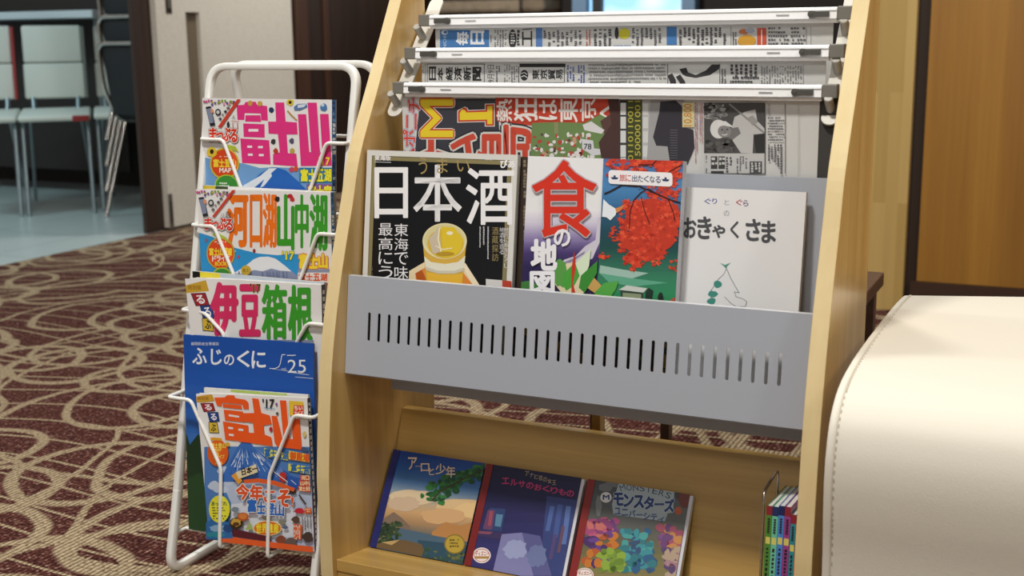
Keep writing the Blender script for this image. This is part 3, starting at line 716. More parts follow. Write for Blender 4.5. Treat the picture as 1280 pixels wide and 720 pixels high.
def draw_plain(a):
    a.view(470, 0, 4)
    a.small('#8c8b8b', 228, 330, 244, 380, 7, 1, True)
    a.rect(INK, 255, 318, 545, 322); a.rect(INK, 255, 318, 258, 460); a.rect(INK, 540, 322, 543, 460); a.rect(INK, 245, 318, 247, 460)
    a.chars('日本経済新聞', '#2b2a2c', [(266, 334, 300, 400), (308, 338, 336, 402), (350, 334, 382, 402), (392, 336, 428, 402), (438, 334, 474, 402), (484, 336, 526, 402)], bold=.04, rot=90)
    a.text('9月9日', '#343336', (558, 325, 592, 412), rot=90); a.small('#55545a', 600, 330, 626, 412, 13, 3, True, .9); a.small('#777', 640, 322, 712, 460, 12, 4, True, .75) if False else a.small('#77767a', 640, 322, 712, 460, 12, 4, True, .75)
    a.rect('#2f2e2e', 718, 318, 948, 333); a.rect(INK, 712, 333, 948, 336); a.rect('#d8d7d4', 718, 336, 942, 412); a.rect(INK, 712, 412, 942, 415); a.rect(INK, 940, 336, 943, 412); a.rect(INK, 712, 336, 716, 412)
    a.ell('#2b2a2c', 742, 376, 20, 27); a.line('#d8d7d4', [(726, 368), (742, 362), (756, 372)], 4); a.line('#d8d7d4', [(727, 384), (742, 378), (757, 388)], 4)
    a.chars('東京貿易', '#2f2e30', [(782, 348, 816, 398), (822, 348, 856, 398), (862, 348, 896, 398), (902, 348, 934, 398)], bold=.03, rot=90)
    a.small('#4a5fa5', 955, 326, 1000, 420, 14, 5, True, .9); a.small('#4a5fa5', 1010, 326, 1050, 420, 13, 6, True, .8)
    a.small('#8f8e8e', 1062, 320, 1280, 425, 17, 7, False, .9, .6); a.view(770, 0, 4); a.small('#8f8e8e', 0, 318, 252, 430, 17, 8, False, .9, .6)
    a.rect(INK, 258, 318, 261, 430); a.rect('#d6d5d2', 262, 318, 520, 432); a.rect(INK, 518, 318, 521, 430)
    a.poly('#3a383a', [(318, 345), (352, 338), (362, 362), (400, 375), (450, 352), (480, 322), (520, 322), (516, 346), (470, 376), (400, 390), (352, 382), (332, 372)])
    a.poly('#3a383a', [(258, 378), (282, 366), (300, 400), (302, 430), (278, 430)]); a.poly('#3a383a', [(300, 384), (322, 372), (345, 405), (352, 432), (330, 432)])
    a.small('#6b6a6c', 528, 345, 552, 430, 14, 9, True, .9)
    a.text('の手引き', '#464548', (618, 325, 650, 380), rot=90) if False else a.small('#4a494c', 572, 322, 712, 378, 24, 10, True, .9)
    a.small('#4f4e52', 572, 382, 715, 430, 20, 11, False, .9, .8); a.small('#8a898b', 726, 330, 930, 425, 13, 12, True, .7)
    a.rect('#8b8a8b', 936, 322, 938, 430)
def draw_blue(a):
    a.view(470, 0, 4)
    a.rect('#4a80bd', 320, 150, 566, 300); a.ell('#e4e8ec', 343, 162, 16, 12); a.ell('#4a80bd', 347, 161, 10, 8)
    a.text('NICHI', '#c9d8ea', (336, 180, 352, 240), rot=90); a.chars('毎日', '#f0f2f4', [(402, 160, 462, 224), (474, 154, 540, 220)], bold=.035, rot=90)
    a.small('#55545a', 572, 176, 584, 242, 10, 2, True, .9); a.small('#77767a', 592, 150, 655, 242, 13, 3, True, .75)
    a.ell('#3a393b', 683, 195, 20, 48); a.small('#d6d5d2', 674, 160, 692, 232, 13, 4, False, .95)
    a.small('#46454a', 704, 150, 724, 240, 22, 5, True, .95); a.text('工', '#3a393c', (732, 156, 780, 230), bold=.03, rot=90); a.line(INK, [(732, 148), (780, 144)], 4)
    a.rect('#5a82c0', 800, 140, 832, 240); a.small('#66656a', 838, 152, 1040, 240, 22, 6, True, .75, .6); a.small('#b56a5c', 1050, 150, 1074, 240, 14, 7, True, .8); a.small('#55545a', 1090, 146, 1180, 238, 24, 8, True, .8, .6)
    a.ell('#3a393b', 1204, 165, 10, 30); a.ell('#d9cf3e', 1242, 168, 26, 28, 20, .2); a.small('#5a82c0', 1190, 226, 1280, 240, 7, 9, False, .9)
    a.view(770, 0, 4)
    a.ell('#d9cf3e', 42, 168, 28, 28, 20, .2); a.small('#66656a', 80, 140, 245, 232, 22, 10, True, .8, .6); a.rect('#4a80bd', 254, 134, 304, 224); a.small('#55545a', 316, 138, 560, 230, 22, 11, True, .8, .6)
    a.rect('#8b8a8b', 574, 132, 577, 240); a.small('#55545a', 584, 160, 604, 232, 12, 12, True, .9); a.ell('#d9a13a', 654, 204, 46, 30, 24, .1); a.ell('#c97a52', 640, 158, 26, 14, 14, .3); a.ell('#a8b0c0', 672, 152, 24, 14, 14, .3)
    a.rect('#cf5a42', 706, 140, 752, 232); a.line('#efe2dc', [(729, 150), (729, 222)], 5); a.small('#66656a', 762, 136, 945, 232, 19, 13, False, .75); a.rect('#9b9a9a', 950, 134, 953, 232); a.rect('#9b9a9a', 974, 132, 976, 232)
paper('newspaper', 'sports paper with huge yellow and red headline hanging from the lowest rod', 1.4435, -.8456, -.2865, .684, .315, draw_sports, .024)
paper('newspaper', 'black-and-white business paper with a brush-stroke title hanging from the middle rod', 1.4775, -.833, -.2875, .729, .36, draw_plain)
paper('newspaper', 'paper with a white-on-blue title block hanging from the top rod', 1.5185, -.833, -.2885, .773, .41, draw_blue)

# ================================================================ magazines and books in the grey tray
def draw_sake(a):
    W_, H_ = a.w, a.h
    a.loc('#6f6647', [(.035, 0), (.965, 0), (.965, .976), (.035, .976)]); a.loc('#8a8058', [(.04, 0), (.96, 0), (.96, .972), (.04, .972)]); a.loc('#0d0e12', [(.062, 0), (.938, 0), (.938, .956), (.062, .956)])
    a.view(440, 170, 3.427)
    a.chars('日本酒', '#f0eff0', [(98, 136, 238, 350), (265, 126, 468, 364), (490, 140, 692, 378)], bold=.012)
    a.chars('うまい', '#a8925c', [(286, 92, 322, 164), (364, 94, 410, 160), (450, 104, 504, 152)])
    a.text('東海版', '#e6e5e6', (97, 83, 166, 105), bold=.03); a.line('#e6e5e6', [(97, 111), (167, 113)], 2)
    a.text('ぴあ', '#f2f1f2', (636, 104, 696, 136), bold=.05); a.small('#d0d0d0', 572, 98, 632, 108, 9, 2)
    a.column('最高にう', '#e9e8ea', 114, 370, 174, 614); a.column('東海で味', '#e9e8ea', 182, 372, 241, 616)
    a.column('地元に根をおろし、', '#dcdbdd', 652, 390, 674, 588); a.column('地酒を造る', '#dcdbdd', 632, 390, 654, 508); a.column('酒蔵探訪', '#9a8a58', 600, 388, 628, 538)
    for x, y1 in ((580, 536), (562, 486), (546, 486)): a.small('#c4c4c6', x, 388, x + 10, y1, 10, int(x), True, .95)
    a.small('#7a7a7c', 86, 560, 92, 600, 6, 4, True)
    # glass in a square wooden cup
    a.poly('#e9d5ad', [(246, 578), (318, 536), (470, 560), (548, 640), (548, 700), (240, 700)]); a.poly('#e08a3a', [(272, 588), (320, 560), (470, 575), (520, 640), (520, 700), (282, 700)]); a.poly('#b5581c', [(272, 588), (300, 572), (330, 640), (330, 700), (300, 700)])
    a.poly('#f1e4c4', [(470, 548), (486, 544), (548, 640), (520, 640)])
    a.poly('#d8ae48', [(304, 445), (318, 610), (326, 700), (468, 700), (474, 615), (492, 448)])
    a.poly('#e9b93a', [(322, 585), (474, 592), (466, 700), (330, 700)])
    a.ell('#e6dcae', 398, 450, 95, 77, 40); a.ell('#d9cf9a', 398, 446, 87, 68, 40); a.ell('#d8b63c', 402, 460, 78, 64, 36); a.poly('#cdbfa8', [(330, 440), (372, 390), (380, 450), (384, 515), (345, 500)]); a.poly('#e2c432', [(384, 388), (440, 392), (476, 440), (470, 490), (430, 520), (392, 520)])
    a.line('#f6eec0', [(376, 396), (370, 440), (384, 500)], 5); a.ell('#f3ecc8', 420, 416, 14, 8); a.ell('#b8952a', 400, 505, 40, 10); a.line('#efe8c8', [(360, 470), (390, 486), (430, 480)], 4)
    a.poly('#e7e3cf', [(310, 515), (340, 540), (400, 548), (455, 540), (487, 512), (480, 575), (440, 588), (370, 588), (318, 572)]); a.poly('#cfcab6', [(318, 560), (370, 577), (440, 577), (480, 563), (480, 578), (440, 590), (370, 590), (318, 574)])
    a.poly('#d8d6d4', [(575, 612), (645, 618), (645, 680), (575, 680)]); a.poly('#b8402e', [(645, 618), (684, 622), (684, 680), (645, 680)])
booklet('magazine', 'black sake magazine with white kanji and a glass of sake on the cover', 'magazine', -.8665, (1.3445, .318), (1.3845, .6125), .2205, .0085, '#d9d7d2', '#c9c6c0', draw=draw_sake)
booklet('magazine', 'dark-covered magazine peeking out behind the black sake magazine', 'magazine', -.843, (1.358, .318), (1.396, .609), .207, .007, '#3b2f28', '#5a4a3c', draw=lambda a: a.small('#8a7a62', 700 - 46, 200, 662, 300, 6, 1, True))
def draw_food(a):
    a.view(640, 170, 3.27)
    n = 40
    g = random.Random(12); a.rect('#2c2018', 0, 680, 800, 1300)
    for i in range(120): a.ell(g.choice(['#6a2a1c', '#3f5a24', '#8a6a2a', '#241a1a', '#4a1c18']), g.uniform(60, 700), g.uniform(700, 1100), g.uniform(10, 30), g.uniform(10, 30), 8, .5, i); a.lay -= 1
    a.lay += 1
    for i, c_ in enumerate(ramp_cols(['#ecebee', '#cfc8dc', '#8d7fae', '#47386e', '#2b2150'], n)):
        y = 300 + 6 * i; a.lay -= .5; a.rect(c_, 40, y, 380, 690)
    a.poly('#cfcad8', [(190, 530), (215, 505), (262, 490), (300, 450), (342, 425), (352, 335), (372, 328), (378, 395), (352, 450), (330, 500), (262, 540), (200, 545)])
    a.poly('#8d84a4', [(205, 520), (250, 500), (300, 470), (296, 482), (250, 512), (215, 530)])
    # photograph on the right half
    L = lambda y: 375 - (y - 82) * 20 / 500
    stops = ['#5a6d9a', '#4a7fb8', '#4d88bd', '#3d74a5', '#2b5a78', '#1f4a58', '#1d4a4a', '#2c6a58', '#35805f', '#2f8a5c', '#2a7a50']; cs = ramp_cols(stops, 60)
    for i, c_ in enumerate(cs):
        y = 80 + i * 10.5; a.lay -= .5; a.poly(c_, [(L(y), y - 4), (700, y + 4), (700, 720), (L(y) - 20, 710)])
    a.poly('#9fc0b4', [(362, 528), (450, 545), (560, 560), (470, 590), (380, 575), (358, 560)]); a.poly('#5fa88a', [(358, 560), (480, 580), (640, 600), (500, 615), (400, 600)])
    g = random.Random(3)
    def leaves(n, reg, cols, s0, s1):
        m_ = 0
        while m_ < n:
            cx, cy, rx, ry = g.choice(reg); t, q = g.uniform(0, 2 * PI), math.sqrt(g.random()); x, y = cx + rx * q * math.cos(t), cy + ry * q * math.sin(t)
            if not (L(y) < x < 694): m_ += 1; continue
            s_ = g.uniform(s0, s1); r0 = g.uniform(0, 6.3)
            a.poly(g.choice(cols), [(x + s_ * (1 if k % 2 else .42) * math.cos(r0 + k * PI / 5), y + s_ * .8 * (1 if k % 2 else .42) * math.sin(r0 + k * PI / 5)) for k in range(10)]); a.lay -= 1; m_ += 1
        a.lay += 1
    RED = ['#d8402a', '#e2492c', '#c93a26', '#b8301f', '#e85a38', '#d2452f']
    for cx, cy, rx, ry in ((560, 300, 95, 40), (530, 360, 80, 50), (600, 390, 70, 80), (500, 430, 60, 46), (560, 470, 56, 46), (650, 330, 38, 70), (540, 105, 150, 18), (640, 140, 44, 40), (500, 500, 30, 30)): a.ell('#c43a24', cx, cy, rx, ry, 26, .45, cx)
    leaves(230, [(540, 105, 165, 26), (470, 150, 90, 30), (650, 130, 55, 60), (620, 220, 70, 40)], RED, 9, 18)
    leaves(300, [(560, 300, 110, 50), (520, 360, 90, 60), (600, 380, 85, 90), (500, 430, 80, 60), (560, 470, 70, 60), (490, 300, 60, 40), (650, 330, 45, 90), (500, 510, 40, 40)], RED, 9, 18)
    leaves(40, [(670, 530, 26, 22), (384, 490, 24, 14), (420, 400, 20, 30)], RED, 6, 12); leaves(26, [(655, 690, 40, 24)], RED, 7, 12)
    leaves(30, [(450, 110, 60, 16), (560, 215, 40, 14)], ['#5a7ab0', '#4a6a9c'], 6, 11)
    K = '#2c1512'
    a.line(K, [(694, 275), (640, 258), (600, 240), (560, 222), (520, 206), (452, 200), (400, 228), (380, 236)], 6); a.line(K, [(600, 240), (560, 215), (530, 230), (500, 262), (485, 310)], 4); a.line(K, [(530, 250), (545, 310), (565, 360)], 3); a.line(K, [(640, 258), (660, 310), (668, 345)], 4); a.line(K, [(485, 310), (482, 380)], 3); a.line(K, [(600, 92), (575, 118), (520, 118)], 4); a.line(K, [(694, 118), (640, 150)], 4)
    a.poly('#e9eef4', [(376, 258), (398, 280), (432, 300), (426, 322), (405, 345), (388, 332), (370, 330)]); a.poly('#d8874a', [(424, 296), (465, 282), (445, 305), (430, 315)])
    a.poly('#cfd2cc', [(438, 628), (470, 610), (555, 622), (540, 640)]); a.poly('#39423e', [(445, 632), (450, 690), (540, 690), (538, 642)]); a.poly('#8f9a7a', [(455, 640), (530, 646), (530, 664), (455, 660)]); a.poly('#1c3328', [(560, 620), (580, 632), (570, 690), (545, 690), (548, 640)]); a.ell('#20261f', 610, 660, 12, 22, 14, .3)
    # white label
    pts = []
    for cx, cy, a0 in ((410, 152, PI), (645, 163, -PI / 2), (645, 194, 0), (410, 183, PI / 2)): pts += [(cx + 13 * math.cos(a0 + PI / 2 * k / 5), cy + 13 * math.sin(a0 + PI / 2 * k / 5)) for k in range(6)]
    a.poly('#f1eef0', pts)
    a.chars('旅に出たくなる', '#c9362e', [(442 + i * 24.5, 157 + i * 1.4, 464 + i * 24.5, 185 + i * 1.4) for i in range(2)], bold=.015); a.chars('出たくなる', '#38456e', [(493 + i * 24, 160 + i * 1.4, 514 + i * 24, 187 + i * 1.4) for i in range(5)], bold=.015)
    for x, y in ((422, 170), (630, 178)): a.poly('#2c3f66', [(x - 16, y - 2), (x + 16, y), (x + 10, y + 8), (x - 10, y + 7)]); a.poly('#2c3f66', [(x - 5, y - 2), (x - 4, y - 9), (x + 4, y - 9), (x + 5, y - 1)])
    # green leaves and roe at the foot
    a.ell('#e2d4b0', 250, 585, 70, 70, 20, .2); a.ell('#3f7a3a', 70, 640, 60, 50, 16, .4); a.ell('#5a9a48', 200, 560, 30, 60, 16, .3)
    leaves(60, [(240, 640, 60, 40)], ['#d0522a', '#e06a34', '#b8401f'], 5, 9)
    a.poly('#c9a05a', [(300, 565), (340, 580), (395, 640), (360, 655), (310, 620)])
    a.poly('#4aa03c', [(205, 600), (215, 560), (252, 525), (290, 505), (285, 560), (258, 610), (225, 632)]); a.poly('#d7e6c8', [(262, 520), (325, 462), (318, 530), (290, 600), (276, 560)]); a.poly('#3a8a34', [(276, 620), (285, 570), (352, 510), (350, 560), (300, 640)]); a.poly('#55a848', [(340, 640), (380, 600), (440, 592), (425, 630), (395, 672), (350, 680)]); a.poly('#c23a22', [(258, 470), (264, 540), (252, 600), (262, 640), (246, 640), (246, 540)])
    a.text('食', '#d6331f', (88, 102, 346, 410), bold=.012, out=[('#b9aeb4', .03)])
    a.text('の', '#efeef2', (176, 382, 240, 450), bold=.035); a.text('地', '#efeef2', (84, 424, 184, 545), bold=.045); a.text('図', '#efeef2', (80, 556, 174, 655), bold=.045)
booklet('book', 'white food map book with a large red kanji beside a photo of red maple leaves', 'book', -.632, (1.3445, .320), (1.3845, .6115), .201, .0135, '#ebeaec', '#c9cad2', draw=draw_food)
def draw_picture_book(a):
    a.view(840, 190, 3.27)
    a.chars('ぐり', '#4a4f9a', [(133, 190, 160, 213), (165, 190, 184, 212)], bold=.02); a.text('と', '#8f9096', (214, 195, 234, 217)); a.text('ぐ', '#b0363e', (262, 194, 288, 218), bold=.02); a.text('ら', '#6a4a7a', (292, 197, 312, 222), bold=.02); a.text('の', '#8f9096', (212, 240, 234, 262))
    a.chars('おきゃくさま', '#4c4c4f', [(50, 270, 98, 350), (106, 266, 160, 354), (166, 300, 216, 350), (240, 284, 272, 352), (304, 276, 360, 362), (368, 284, 422, 370)], bold=.045)
    K = '#5a5f5e'
    a.poly('#dfdfe0', [(222, 475), (245, 520), (262, 560), (272, 590), (305, 610), (300, 640), (160, 640), (165, 560), (195, 520)])
    for p in ([(222, 478), (212, 500), (190, 520), (175, 545), (160, 565), (158, 640)], [(224, 478), (240, 515), (258, 548), (275, 575), (255, 572), (262, 592), (290, 600), (306, 612), (300, 632), (262, 632), (240, 618), (215, 592)]): a.line(K, p, 2.2)
    for cx, cy, rx, ry in ((187, 541, 18, 14), (168, 580, 20, 13), (162, 610, 18, 13)): a.ell('#3f8a7c', cx, cy, rx, ry, 13, .35, int(cx))
    a.poly('#4a9484', [(196, 452), (216, 462), (240, 452), (226, 466), (222, 478), (214, 468)])
booklet('picture_book', 'white picture book in the tray with grey hiragana title and a sketched tree', 'book', -.4985, (1.3635, .307), (1.4045, .5785), .2085, .0085, '#e3e2e2', '#cdc9c4', page='#b3aca2', draw=draw_picture_book)

# ================================================================ picture books leaning on the lower board
def strip(a, c_): a.loc(c_, [(0, 0), (.075, 0), (.075, 1), (0, 1)])
def draw_sky_book(a):
    a.view(440, 540, 4)
    for i, c_ in enumerate(ramp_cols(['#123a86', '#1a4a98', '#2a5fa6', '#4a78b0', '#7f93a6', '#b8a68a', '#c9a272', '#a88560', '#6f6a62', '#46565c', '#2c4a5c'], 90)): a.poly(c_, [(100, 78 + i * 5.7 - 12), (720, 78 + i * 5.7 + 70), (720, 820), (60, 820)]); a.lay -= .7
    for cx, cy, rx, ry, c_ in ((300, 330, 120, 40, '#d8c3a2'), (540, 370, 130, 34, '#d9b98a'), (600, 395, 90, 40, '#e2c08a'), (260, 360, 80, 36, '#cbb296'), (460, 420, 110, 40, '#d2a878')): a.ell(c_, cx, cy, rx, ry, 24, .25, cx)
    a.poly('#7d6a5c', [(150, 440), (210, 400), (250, 430), (290, 470), (300, 560), (120, 560)]); a.poly('#b8824a', [(400, 500), (470, 450), (540, 470), (640, 440), (650, 560), (400, 560)])
    a.poly('#4a6478', [(240, 480), (420, 520), (640, 560), (620, 700), (120, 600)]); a.poly('#2c4c60', [(330, 540), (600, 570), (590, 680), (340, 620)])
    g = random.Random(4)
    for i in range(50): a.ell(g.choice(['#28402c', '#35512f', '#1f3328']), g.uniform(130, 240), g.uniform(455, 560), g.uniform(8, 20), g.uniform(6, 14), 9, .5, i); a.lay -= 1
    a.lay += 1
    for i in range(50): a.ell(g.choice(['#2f4a3a', '#4a5a30', '#3a5a48', '#6a6a3a']), g.uniform(340, 580), g.uniform(585, 660), g.uniform(6, 16), g.uniform(4, 9), 9, .5, i); a.lay -= 1
    a.lay += 1
    for i in range(120):
        t = g.random(); x = 655 - 260 * t + g.uniform(-26, 26) * (1 + t); y = 185 + 120 * t + g.uniform(-22, 30) * (1 + t); a.ell(g.choice(['#1f5a2c', '#2a6a34', '#174a26', '#34783a']), x, y, g.uniform(10, 22), g.uniform(7, 15), 9, .5, i); a.lay -= 1
    a.lay += 1; a.line('#3a2c20', [(690, 175), (560, 235), (440, 300), (400, 345)], 7)
    a.poly('#6a5538', [(118, 560), (190, 545), (260, 540), (350, 562), (362, 590), (350, 625), (240, 600), (110, 575)]); a.poly('#b89c68', [(150, 552), (240, 540), (200, 566)])
    a.chars('アーロと少年', '#e2cfc4', [(283, 128, 326, 188), (318, 164, 350, 180), (346, 158, 388, 198), (386, 180, 412, 216), (420, 160, 470, 212), (472, 172, 518, 228)], bold=.02, out=[('#2a2a44', .045)])
    a.ell('#8a7426', 515, 561, 52, 49, 30); a.ell('#b89c3a', 515, 561, 46, 43, 30); a.small('#6a5618', 490, 535, 542, 590, 16, 5, False, .9); strip(a, '#1c2466')
BT, BW = (1.4345, .1830), .145
bb = (1.3555, .0625)
def low_book(label, x, spine, front, draw, w_=BW, t=.0115, drop=0., page='#dcdce6', over=0.):
    return booklet('picture_book', label, 'book', x, bb, (1.4285, .1815 - drop), w_, t, front, spine, page=page, side='left', group='picture books on the lower ledge', draw=draw, board=.0011, over=over)
def draw_night_book(a):
    a.view(640, 570, 4.8)
    for i, c_ in enumerate(ramp_cols(['#15163a', '#1b1a48', '#242257', '#2c2a66', '#33306e', '#2e2a68'], 12)): a.rect(c_, -400, 30 + i * 62, 480, 900)
    # soft lit window shapes of a town at night
    a.poly('#34417c', [(210, 240), (420, 270), (330, 720), (160, 720)]); 
    for x, y, w_, h_, c_ in ((230, 300, 26, 150, '#4d66a6'), (275, 290, 30, 200, '#43599a'), (325, 300, 30, 230, '#5a74b4'), (300, 420, 18, 160, '#6a4a5c'), (250, 470, 22, 150, '#55457a')): a.poly(c_, [(x, y), (x + w_, y + 3), (x + w_ - 30, y + h_), (x - 30, y + h_)])
    a.view(440, 540, 4)
    a.poly('#2c3e70', [(690, 380), (770, 385), (750, 500), (660, 490)]); a.poly('#6a3f66', [(680, 390), (716, 392), (700, 490), (655, 485)]); a.poly('#a04a58', [(690, 395), (706, 396), (696, 470), (680, 468)]); a.poly('#5a86a8', [(722, 410), (756, 414), (744, 475), (714, 470)]); a.poly('#3a2f5c', [(640, 490), (760, 505), (745, 540), (628, 520)]); a.poly('#8a4a62', [(625, 495), (705, 500), (690, 512), (622, 506)])
    a.view(640, 570, 4.8); 
    a.poly('#7f7fb2', [(-60, 470), (60, 460), (150, 520), (200, 720), (-120, 720)]); a.poly('#5a5a92', [(60, 460), (170, 480), (240, 720), (130, 720)]); a.ell('#9aa2cc', 20, 560, 70, 60, 22, .3); a.ell('#6d78a8', 150, 600, 60, 70, 22, .3)
    a.chars('アナと雪の女王', '#b8a68c', [(80 + i * 27, 92 + i * 9, 104 + i * 27, 120 + i * 9) for i in range(7)])
    n = 9; a.chars('エルサのおくりもの', '#c03a72', [(-58 + i * 48.5, 132 + i * 9.4, -16 + i * 48.5, 168 + i * 9.6) for i in range(n)], bold=.035)
    a.view(440, 540, 4); a.ell('#ece4e2', 650, 617, 45, 39, 30); a.ell('#b8322e', 650, 617, 39, 33, 30); a.ell('#ece4e2', 650, 617, 36, 30, 30); a.text('ディズニー', '#b8322e', (618, 596, 686, 620), bold=.03); a.rect('#b0884a', 616, 622, 686, 634); strip(a, '#7a1c1c')
def draw_campus_book(a):
    a.view(640, 570, 4.8)
    for i, c_ in enumerate(ramp_cols(['#3f4348', '#4d5257', '#5a5f62', '#626462', '#5f5d55', '#6c6748', '#7d7648', '#877c4c', '#8a7a50'], 18)): a.rect(c_, 300, 110 + i * 40, 1150, 900)
    for x, y, rx, ry, c_ in ((560, 190, 40, 26, '#70767a'), (520, 300, 18, 60, '#7d8286'), (1010, 230, 34, 30, '#3a3d40'), (1040, 260, 40, 50, '#6e2a22'), (1000, 330, 22, 24, '#b8562a'), (620, 170, 60, 20, '#6d7276')): a.ell(c_, x, y, rx, ry, 16, .25, x)
    a.poly('#a3b2bc', [(640, 170), (700, 152), (800, 150), (900, 172), (975, 212), (968, 340), (935, 345), (918, 392), (610, 352), (600, 290)])
    for i, ch in enumerate('MONSTERS'):
        t = i / 7; x = 652 + 274 * t; y = 176 - 20 * math.sin(PI * (t * .9 + .05)) + 46 * t
        r_ = (-.34 + .75 * t); w_, h_ = 32, 36; c_, s_ = math.cos(r_), math.sin(r_)
        a.text(ch, '#2c3f5c', [(x + dx * c_ - dy * s_ + 12, y + dx * s_ + dy * c_ + 18) for dx, dy in ((-w_ / 2, -h_ / 2), (w_ / 2, -h_ / 2), (w_ / 2, h_ / 2), (-w_ / 2, h_ / 2))]); a.lay -= 1
    a.lay += 1
    g = random.Random(8)
    def bush(n, cx, cy, rx, ry, cols):
        for i in range(n): a.ell(g.choice(cols), cx + rx * g.uniform(-1, 1), cy + ry * g.uniform(-1, 1), g.uniform(16, 36), g.uniform(14, 30), 12, .35, i); a.lay -= 1
        a.lay += 1
    # crowd of out-of-focus colours on the lawn
    bush(46, 530, 430, 90, 44, ['#a84a7c', '#c0587c', '#8a3f74', '#c9706a', '#703a80']); bush(40, 520, 560, 90, 90, ['#5a2f7a', '#6a3f90', '#c9782a', '#b85a2a', '#4a2a66']); bush(34, 950, 490, 60, 60, ['#7a4a8a', '#a8506a', '#c98a4a', '#6a3f78']); bush(30, 980, 640, 60, 80, ['#a87a8a', '#5a3f70', '#b8a08a'])
    bush(60, 760, 570, 90, 120, ['#2f7a86', '#3a92a0', '#2a5f8a', '#34507a', '#4aa0a0']); bush(26, 600, 630, 60, 60, ['#7a9a34', '#8fae3c', '#6a8a2c'])
    n = 6; a.chars('モンスターズ', '#1c3878', [(612 + i * 61, 224 + i * 7.6, 668 + i * 61, 296 + i * 7.6) for i in range(n)], bold=.06, out=[('#c3ced6', .10)])
    a.chars('ユニバーシティ', '#26427e', [(616 + i * 43.5, 312 + i * 7.6, 654 + i * 43.5, 350 + i * 7.6) for i in range(7)], bold=.03)
    a.ell('#d9dbe0', 565, 249, 34, 32, 26); a.text('M', '#1c3878', (547, 234, 585, 262), bold=.06)
    a.ell('#ece4e2', 437, 715, 54, 44, 30); a.ell('#b8322e', 437, 715, 48, 38, 30); a.ell('#ece4e2', 437, 715, 45, 35, 30); a.text('ディズニー', '#b8322e', (400, 694, 478, 716), bold=.03); strip(a, '#861e1c')
low_book('picture book with dark blue spine and a painted sky on the lower ledge', -.8665, '#1c2466', '#1d3f80', draw_sky_book, .1455)
low_book('night-blue picture book with dark red spine and magenta title on the lower ledge', -.7185, '#7a1c1c', '#1b1a48', draw_night_book, .1405, over=.0055)
low_book('picture book with grey cover, blue title and dark red spine on the lower ledge', -.5685, '#861e1c', '#55595c', draw_campus_book, .1395, over=.0055)

# thin books standing upright at the right end of the ledge
def thin_book(x, w_, colour, cap, label, h_, y=1.288):
    o = thing('thin_book', label, 'book', (0, 0, 0), 'thin upright books on the ledge')
    tl = .0; z0 = .0775 - (y - 1.277) * .185
    mw = Matrix.Translation((x, y, z0)) @ Matrix.Rotation(-.10, 4, 'X'); o.matrix_world = mw
    a = Art(mw @ Matrix(((1, 0, 0, 0), (0, 0, -1, 0), (0, 1, 0, 0), (0, 0, 0, 1))), w_, h_)
    a.loc(cap, [(0, .93), (1, .93), (1, 1), (0, 1)]); a.loc('#d9cf6a', [(.12, .72), (.88, .72), (.88, .77), (.12, .77)])
    g = random.Random(int(x * 1e4)); yy = .69
    while yy > .06:
        hh = g.uniform(.012, .03); a.loc('#1c1c22', [(.28, yy - hh), (.72 - g.uniform(0, .12), yy - hh), (.72, yy), (.28 + g.uniform(0, .12), yy)]); yy -= hh + g.uniform(.006, .016)
    yy = .91
    while yy > .80: a.loc('#23232a', [(.3, yy - .012), (.7, yy - .012), (.7, yy), (.3, yy)]); yy -= .019
    mt = Matrix(((1, 0, 0, 0), (0, 0, -1, 0), (0, 1, 0, 0), (0, 0, 0, 1)))
    b = .0006; dp = .098
    sheet('cover', o, [(a, mt)], [(0, w_, 0, b, 0, h_, colour), (0, b, b, dp, 0, h_, colour), (w_ - b, w_, b, dp, 0, h_, colour)], .35)
    sheet('page_block', o, [], [(b, w_ - b, b, dp - .002, .0015, h_ - .0012, '#e3e1dc')], .8)
xs = -.3012
for wd, c_, cap, nm, h_ in ((.0066, '#4f8a34', '#8a2430', 'green', .158), (.0066, '#6cc0a2', '#1f2b62', 'mint', .158), (.0066, '#4a86cf', '#1c2458', 'blue', .160), (.0070, '#9a3f8a', '#8a2430', 'purple', .160), (.0058, '#2a8a96', '#8a2430', 'teal', .152), (.0055, '#d8782f', '#8a2430', 'orange', .153)):
    thin_book(xs, wd, c_, cap, 'thin upright book with ' + nm + ' spine at the right end of the ledge', h_); xs += wd + .0003
# chrome wire bookend
be = thing('bookend', 'chrome wire bookend holding the thin upright books', 'bookend', (-.3045, 1.34, .06))
MB().tube(fillet([(-.3055, 1.300, .078), (-.3055, 1.306, .247), (-.3055, 1.374, .252), (-.3055, 1.372, .062)], .010, 6), .0018, 12).build('wire_loop', CHROME, be, smooth=True)
MB().add([(-.3065, 1.300, .0725), (-.262, 1.300, .0725), (-.262, 1.376, .0585), (-.3065, 1.376, .0585), (-.3065, 1.300, .0718), (-.262, 1.300, .0718), (-.262, 1.376, .0578), (-.3065, 1.376, .0578)], [(0, 1, 2, 3), (4, 7, 6, 5), (0, 4, 5, 1), (1, 5, 6, 2), (2, 6, 7, 3), (3, 7, 4, 0)]).build('base_plate', C('#7d7d7d', .4, .6), be)

